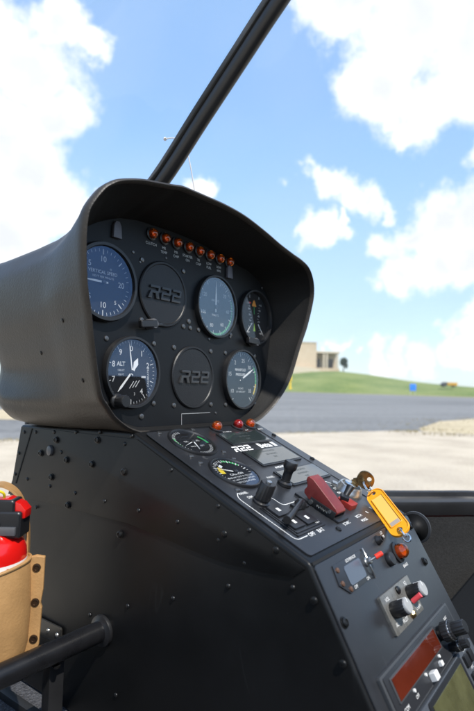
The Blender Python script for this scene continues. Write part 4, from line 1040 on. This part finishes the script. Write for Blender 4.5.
# radio two
RQ = Fr(RO.P(0, .0075, 0), RO.up)
b = NB(); poly(b, RQ.M(), rrect(-.0910, .1010, -.2250, -.1385, .003), .0065, .0012, 2); r2_ = link('gps_receiver', b, mat('radio_frame2', (.070, .078, .090), .36, .2, .5), con, auto=30)
b = NB(); poly(b, RQ.M(0, 0, .0061), rrect(-.0440, .0550, -.2180, -.1398, .003), .0012, .0004); link('screen_bezel', b, M_knob(), r2_, auto=30)
b = NB(); box(b, RQ.M(0, 0, .0071), -.0380, .0490, -.2120, -.1440, 0, .0008, .0002); link('screen', b, mat('lcd_screen', (.070, .070, .032), .18, 0, .7, var=(26, .4)), r2_, False)
for (u, v) in ((.0655, -.1480), (.0800, -.1480), (.0655, -.1640), (.0800, -.1640), (.0655, -.1800), (.0800, -.1800)):
    b = NB(); poly(b, RQ.M(u, v, .0064), rrect(-.0050, .0050, -.0052, .0052, .0014), .0028, .0008); link('function_button', b, M_knob(), r2_, auto=30)
b = NB(); 
for (u, v, s) in ((.073, -.1405, 'CRSR'), (.073, -.1565, 'MSG'), (.073, -.1725, 'OBS')): text(b, RQ.M(u, v, .0067), s, .0036)
link('receiver_lettering', b, M_wht_dim(), r2_, False)
# mushroom pull knob on the right flank
SR = Fr((HW, 0, 0), (0, 0, 1), Vector((0, 1, 0)))
pk = bp_px(406, 532, Vector((HW, 0, 0)), Vector((1, 0, 0)))
M = Matrix.Translation(pk) @ RY(R_(90)) @ RX(R_(4))
b = NB(); lathe(b, M, [(.0090, -.006), (.0090, .004), (.0055, .007), (.0058, .012), (.0065, .0185), (.0080, .0225), (.0120, .0255), (.0160, .0270)], 44, True, False); pko = link('pull_knob', b, mat('stem_black', (.006, .006, .006), .6, 0, .2), con)
b = NB(); lathe(b, M, [(.0160, .0268), (.0186, .0272), (.0188, .0290), (.0174, .0300), (.0001, .0304)], 44, False, False); link('knob_disc', b, mat('knob_matte', (.040, .042, .046), .5), pko)

# ================================================================== KEY, RING AND TAG
bow_c = bp_px(365.5, 480, UO.P(KU, KV, .030), Vector(F))
kb = UO.P(KU, KV, .0115)
ax = (bow_c - kb).normalized()
key = thing('ignition_key', 'worn brass key standing in the ignition switch', 'key', kb)
side = (RT - ax * RT.dot(ax)).normalized(); nrm = side.cross(ax)
def basis(o, x, y, z): return Matrix(((x.x, y.x, z.x, o.x), (x.y, y.y, z.y, o.y), (x.z, y.z, z.z, o.z), (0, 0, 0, 1)))
tw = (side * .90 + nrm * .43).normalized(); KB = basis(bow_c, tw, ax, tw.cross(ax))
b = NB(); out = [(.0108 * math.cos(a) * (1 + .10 * math.cos(2 * a)), .0100 * math.sin(a)) for a in [2 * math.pi * i / 36 for i in range(36)]]
t = NB(); ho = [(.0032 * math.cos(a), .0045 + .0026 * math.sin(a)) for a in [2 * math.pi * i / 36 for i in range(36)]]
for z in (-.001, .001):
    A1 = [t.verts.new((x, y, z)) for x, y in out]; B1 = [t.verts.new((x, y, z)) for x, y in ho]
    for i in range(36): t.faces.new((A1[i], A1[(i + 1) % 36], B1[(i + 1) % 36], B1[i]))
t.verts.ensure_lookup_table()
for i in range(36):
    j = (i + 1) % 36
    t.faces.new((t.verts[i], t.verts[j], t.verts[72 + j], t.verts[72 + i])); t.faces.new((t.verts[36 + i], t.verts[36 + j], t.verts[108 + j], t.verts[108 + i]))
merge(b, t, KB); link('key_bow', b, M_brass(), key, auto=30)
b = NB(); Lk = (bow_c - kb).length; box(b, KB, -.0036, .0036, -Lk, -.0085, -.0009, .0009, .0003); box(b, KB, -.0050, .0050, -.0130, -.0085, -.0010, .0010, .0003); link('key_blade', b, M_brass(), key, auto=30)

# where the tag runs: from just under the bow to the foot of the switch panel
t_top = bp_px(373.8, 493.5, bow_c + F * -.006, Vector(F)); t_bot0 = bp_px(402.0, 531.5, LO.P(0, 0, .010), LO.n); t_bot = bp_px(402.0, 531.5, t_bot0 - F * .012, Vector(F))
ring = thing('key_ring', 'thin steel split ring joining the brass key to the yellow tag', 'key ring', bow_c)
rc = bp_px(368.0, 486.5, bow_c + F * -.004, Vector(F)); e1 = (t_top - bow_c).normalized(); e2 = (F * .75 + RT * .45).cross(e1).cross(e1).normalized()
b = NB(); 
for off in (0, .0011): tube(b, [rc + e1 * (.0078 * math.cos(a)) + e2 * (.0066 * math.sin(a)) + e1.cross(e2) * off for a in [2 * math.pi * i / 40 for i in range(40)]], .00075, 8, True)
link('ring_wire', b, M_chrome(), ring)
ty = (t_top - t_bot).normalized(); LT = (t_top - t_bot).length; tx0 = (RT * .80 + UP * .60); tx = (tx0 - ty * tx0.dot(ty)).normalized(); tz = tx.cross(ty)
TM = basis((t_top + t_bot) / 2, tx, ty, tz)
tagt = thing('key_tag', 'yellow plastic key tag with paper window hanging from the ignition key', 'key tag', t_top)
Hh = LT / 2 + .0042; Wd = .0112
def tag_outline(W, H, r, n=8, top=.6):
    pts = rrect(-W, W, -H, H, r, n); return [(x * (1 - .10 * max(0, y / H) ** 2), y) for x, y in pts]
m_tag = mat('tag_yellow', (.80, .33, .012), .38, 0, .5, coat=.15)
def plate_hole(M, out, holes_y, rh, th, win=None):
    """plate with round holes (and a window) cut right through, by boolean-free strips: a filled outline using triangulate with holes"""
    t = NB(); loops = [out] + [[(rh * math.cos(-2 * math.pi * i / 20), hy + rh * math.sin(-2 * math.pi * i / 20)) for i in range(20)] for hy in holes_y]
    es = []
    for lp in loops:
        vs = [t.verts.new((x, y, 0)) for x, y in lp]; es += [t.edges.new((vs[i], vs[(i + 1) % len(vs)])) for i in range(len(vs))]
    bmesh.ops.triangle_fill(t, edges=es, use_beauty=True)
    r = bmesh.ops.extrude_face_region(t, geom=t.faces[:]); bmesh.ops.translate(t, verts=[e for e in r['geom'] if isinstance(e, bmesh.types.BMVert)], vec=(0, 0, th))
    bb = NB(); merge(bb, t, M); return bb
b = plate_hole(TM @ T(0, 0, -.0012), tag_outline(Wd, Hh, .0098), [Hh - .0048, -Hh + .0068], .0026, .0024); link('tag_plate', b, m_tag, tagt, auto=30)
b = NB()
o2 = rrect(-.0066, .0066, -Hh + .0135, Hh - .0118, .0012, 3)
pts3 = [TM @ Vector((x, y, .0016)) for x, y in o2]; tube(b, pts3, .0006, 6, True); 
o3 = tag_outline(Wd - .0007, Hh - .0007, .0092); tube(b, [TM @ Vector((x, y, .0013)) for x, y in o3], .0007, 6, True); link('tag_rim', b, m_tag, tagt)
b = NB(); box(b, TM, -.0060, .0060, -Hh + .0140, Hh - .0122, .0012, .0015); link('paper_insert', b, mat('tag_paper', (.80, .46, .10), .6), tagt, False)
b = NB(); box(b, TM, -.0056, .0050, -Hh + .0145, -Hh + .0195, .0015, .0017); link('insert_label', b, mat('tag_print', (.35, .30, .26), .6), tagt, False)
# small chain link at its foot
lk = thing('chain_link', 'small steel link at the lower end of the yellow key tag', 'chain link', t_bot)
b = NB(); c0 = TM @ Vector((0, -Hh + .0035, 0))
tube(b, [c0 + ty * (.0062 * math.cos(a)) + tz * (.0036 * math.sin(a)) for a in [2 * math.pi * i / 24 for i in range(24)]], .0010, 8, True); link('link_loop', b, M_chrome(), lk)
b = NB(); c1 = c0 - ty * .0085
tube(b, [c1 + ty * (.0050 * math.cos(a)) + tx * (.0034 * math.sin(a)) for a in [2 * math.pi * i / 24 for i in range(24)]], .0010, 8, True); link('second_loop', b, M_chrome(), lk)

# ================================================================== EXTINGUISHER, HOLSTER, TUBE, YAW STRING
EX = Vector((-.2205, .0745, 0)); ZS = -.173
ext = thing('fire_extinguisher', 'small red fire extinguisher with black valve head, in a tan leather holster', 'fire extinguisher', (EX.x, EX.y, -.284))
m_xr = mat('extinguisher_red', (.62, .008, .006), .22, 0, .5, coat=.4)
RE = .0390
b = NB(); lathe(b, T(EX.x, EX.y, 0), [(RE * .6, -.284), (RE, -.276), (RE, ZS - .012), (RE * .985, ZS - .005), (RE * .90, ZS + .004), (RE * .72, ZS + .0105), (RE * .52, ZS + .0140), (RE * .50, ZS + .018)], 56); link('cylinder', b, m_xr, ext)
b = NB(); lathe(b, T(EX.x, EX.y, 0), [(.0210, ZS + .012), (.0225, ZS + .014), (.0225, ZS + .024), (.0205, ZS + .026)], 36); link('neck_collar', b, M_knob(), ext)
cdv = Vector((.60, -.80, 0)); VM = basis(Vector((EX.x + .0085, EX.y - .0095, ZS + .008)), cdv, Vector((.80, .60, 0)), Vector((0, 0, 1)))
b = NB(); box(b, VM, -.024, .0255, -.013, .013, 0, .026, .004, 3); box(b, VM, -.034, .018, -.011, .011, .022, .037, .004, 3); link('valve_head', b, M_knob(), ext)
b = NB(); poly(b, VM @ RX(R_(90)), [(-.020, .036), (.010, .0385), (.0230, .0330), (.0285, .0270), (.0280, .0190), (.0235, .0185), (.0225, .0220), (.0150, .0270), (-.020, .029)], .016, .0016, 2, z0=-.008); link('trigger', b, m_xr, ext, auto=40)
b = NB(); box(b, VM, -.030, .022, -.0165, -.0125, .004, .012, .001); link('valve_band', b, mat('band_grey', (.12, .12, .125), .25, .3), ext, auto=30)
b = NB(); tp = spline([VM @ Vector(p) for p in ((-.030, -.016, .026), (-.018, -.017, .034), (-.004, -.014, .0455), (.006, -.010, .044), (.004, -.006, .036), (-.008, -.014, .032), (-.022, -.019, .026))], 6); tube(b, tp, .0013, 8); link('seal_tie', b, mat('seal_yellow', (.80, .60, .02), .4), ext)
b = NB()
for i in range(12):
    a0, a1 = R_(248 + i * 6.5), R_(248 + (i + 1) * 6.5)
    b.faces.new([b.verts.new((EX.x + (RE + .0004) * math.cos(a), EX.y + (RE + .0004) * math.sin(a), z)) for a, z in ((a0, ZS - .060), (a1, ZS - .060), (a1, ZS - .014), (a0, ZS - .014))])
link('paper_label', b, mat('label_white', (.75, .74, .72), .5), ext)
b = NB()
M = T(EX.x, EX.y, 0)
for k, s in enumerate(('FIRE', 'HALON')):
    for i, ch in enumerate(s):
        a = R_(280 + i * 5.5 - 8); m = T(EX.x, EX.y, ZS - .019 - .008 * k) @ RZ(a) @ T(RE + .0007, 0, 0) @ RY(R_(90)) @ RZ(R_(90)); text(b, m, ch, .0062)
link('label_lettering', b, mat('print_red', (.5, .03, .03), .5), ext, False)

m_lea = mat('tan_leather', (.40, .225, .088), .66, 0, .3, bump=(420, .35, .0008), var=(28, .22))
hol = thing('leather_holster', 'tan leather holster with riveted edge flap holding the red extinguisher', 'holster', (EX.x, EX.y, -.375))
RH = RE + .0032
def holster_top(a):      # the lip dips at the front middle and rises to the flap
    return ZS - .026 + .010 * (math.cos(a - R_(305)) + .0)
b = NB(); n = 60; rings = []
zt = [holster_top(2 * math.pi * i / n) for i in range(n)]
for f_, r in ((0, RH), (.02, RH + .0006), (.2, RH + .0022), (.5, RH + .003), (.8, RH + .0015), (.95, RH - .002), (1, RH - .012)):
    rings.append([b.verts.new((EX.x + r * math.cos(2 * math.pi * i / n), EX.y + r * math.sin(2 * math.pi * i / n), zt[i] + (-.292 - zt[i]) * f_)) for i in range(n)])
inn = [b.verts.new((EX.x + (RE + .0006) * math.cos(2 * math.pi * i / n), EX.y + (RE + .0006) * math.sin(2 * math.pi * i / n), zt[i])) for i in range(n)]
for a, c in zip([inn] + rings, rings):
    for i in range(n): b.faces.new((a[i], a[(i + 1) % n], c[(i + 1) % n], c[i]))
b.faces.new(rings[-1]); link('holster_body', b, m_lea, hol)
b = NB(); tube(b, [Vector((EX.x + (RH + .0004) * math.cos(2 * math.pi * i / n), EX.y + (RH + .0004) * math.sin(2 * math.pi * i / n), zt[i])) for i in range(n)], .0017, 8, True); link('holster_lip', b, m_lea, hol)
# flap: the two leather edges riveted together, standing off towards the console
fa = math.atan2(-.55, .83); d_ = Vector((math.cos(fa), math.sin(fa), 0))
p0 = Vector((EX.x, EX.y, 0)) + d_ * (RH - .0065) ; fl = Vector((.70, -.71, 0)).normalized(); fn = Vector((-fl.y, fl.x, 0)) * -1
b = NB(); z1, z0 = ZS - .019, -.280
FM = basis(p0, fl, Vector((0, 0, 1)), fl.cross(Vector((0, 0, 1))))
ol = [(-.002, z0 - .004)] + [(.010, z0 - .0095), (.0165, z0 - .006), (.0190, z0 + .004), (.0205, z0 + .04), (.0190, (z0 + z1) / 2), (.0210, z1 - .03), (.0215, z1 + .003), (.0130, z1 + .0045), (-.002, z1 + .001)]
poly(b, FM, ol, .0052, .0014, 3, z0=-.0026); link('rivet_flap', b, m_lea, hol, auto=45)
s0 = None
for z in (z1 - .0075, (z0 + z1) / 2 + .002, z0 + .010):
    Mx = FM @ T(.0140, z, .0026)
    b = NB(); lathe(b, Mx, [(.0042, 0), (.0040, .001), (.0026, .0012), (.0022, .0004), (.0001, .0004)], 20, False, False); link('flap_rivet', b, mat('rivet_brown', (.10, .06, .035), .35, .8), hol)
# strap that loops over the head
b = NB(); W_ = .011; rows = []
arcp = spline([Vector((EX.x, EX.y, ZS)) + RT * q + F * .030 + Vector((0, 0, z)) for q, z in ((-.045, .0), (-.030, .034), (-.006, .050), (.012, .046), (.024, .030), (.030, .004), (.031, -.030))], 7)
for p in arcp:
    pass
for i, p in enumerate(arcp):
    t_ = (arcp[min(i + 1, len(arcp) - 1)] - arcp[max(i - 1, 0)]).normalized(); sd_ = Vector((.6, .8, 0)); sd_ = (sd_ - t_ * sd_.dot(t_)).normalized(); nn = t_.cross(sd_)
    rows.append([b.verts.new(p + sd_ * x * W_ + nn * y) for x, y in ((-1, -.0012), (1, -.0012), (1, .0012), (-1, .0012))])
for a, c in zip(rows, rows[1:]):
    for k in range(4): b.faces.new((a[k], a[(k + 1) % 4], c[(k + 1) % 4], c[k]))
link('top_strap', b, m_lea, hol)
# steel mounting bracket between holster and console side
br = thing('mounting_bracket', 'small clear-coated metal strip bracket joining the tan holster to the console side', 'bracket', (-HW - .001, .105, -.305))
u, v = SF.uv(54, 627)
b = NB(); poly(b, SF.M(0, 0, .0015), rrect(-.150, -.0875, -.3150, -.2950, .003), .0022, .0006); link('bracket_strip', b, mat('bracket_metal', (.05, .048, .045), .22, .5), br, auto=30)
for uu in (-.0945, -.112):
    b = NB(); lathe(b, SF.M(uu, -.3045, .0037), [(.0026, 0), (.0022, .0010), (.0001, .0014)], 14, False, False); link('bracket_rivet', b, M_steel(), br)

# control cross tube
tb = thing('cross_tube', 'glossy black round tube running sideways from the console in front of the holster', 'tube', (-.3, .015, -.385))
TC = bp_px(103, 630, Vector((-HW, 0, 0)), Vector((1, 0, 0)))
m_tube = mat('tube_black', (.008, .008, .009), .28, 0, .5, bump=(350, .15, .0004), var=(30, .3))
b = NB(); tube(b, [TC + Vector((-x, 0, 0)) for x in (.001, .1, .2, .3, .4, .52)], .0110, 36); link('tube_body', b, m_tube, tb)
b = NB(); lathe(b, Matrix.Translation(TC) @ RY(R_(-90)), [(.0160, 0), (.0165, .0015), (.0160, .0040), (.0130, .0050), (.0110, .0062)], 36, False, False); link('tube_flange', b, M_bezel(), tb)
b = NB(); box(b, T(TC.x - .052, TC.y + .012, 0), -.0085, .0085, -.006, .006, -.384, TC.z - .004, .0015); link('tube_post', b, m_blk, tb, auto=30)
b = NB(); lathe(b, Matrix.Translation(TC + Vector((-.060, -.004, -.0118))) @ RX(R_(180)), [(.004, 0), (.0035, .002), (.0001, .003)], 14); link('post_bolt', b, M_screw(), tb)

# yaw string taped to the centre bow outside
y0_ = bp_px(165, 139, Vector((.0, 0, 0)), Vector((1, 0, 0))) ; y1_ = bp_px(187, 152, Vector((.012, 0, 0)), Vector((1, 0, 0))); y2_ = bp_px(194.5, 190, Vector((.03, 0, 0)), Vector((1, 0, 0)))
ys = thing('yaw_string', 'thin white yaw string taped outside the windscreen across the black bow', 'yaw string', y0_)
y0_, y1_, y2_ = [CP + (q - CP) * 1.07 for q in (y0_, y1_, y2_)]; out_ = Vector((0, 0, 0))
b = NB(); tube(b, spline([y0_ + out_, (y0_ + y1_) / 2 + out_ + Vector((0, .0, .010)), y1_ + out_ * 1.0, y2_ + out_], 6), .0008, 8); link('string', b, mat('string_white', (.75, .70, .66), .8), ys)
b = NB(); lathe(b, Matrix.Translation(y0_ + out_) @ RX(R_(-45)), [(.0026, -.001), (.0026, .0008), (.0015, .0014), (.0001, .0016)], 16); link('string_button', b, mat('string_white', (0, 0, 0)), ys)

# worn spots on the outside of the hood
bpy.context.view_layer.update()
hood = [o for o in pod.children if o.name.startswith('hood_shell')][0]
dg = bpy.context.evaluated_depsgraph_get()
for (px, py) in HOODPT:
    D = F + RT * ((px - 237) / FPX) - UP * ((py - 355.5) / FPX)
    inv = hood.matrix_world.inverted(); hit, loc, nor, idx = hood.ray_cast(inv @ CP, (inv.to_3x3() @ D).normalized())
    if hit:
        P_ = hood.matrix_world @ loc; N_ = (hood.matrix_world.to_3x3() @ nor).normalized()
        if N_.dot(D) > 0: N_ = -N_
        b = NB(); lathe(b, Matrix.Translation(P_) @ N_.to_track_quat('Z', 'Y').to_matrix().to_4x4(), [(.0024, -.001), (.0022, .0008), (.0001, .0013)], 12, False, False); link('hood_rivet', b, M_screw(), pod)
for o in list(bpy.data.objects):
    if 'label' in o and o['label'] == '': del o['label']
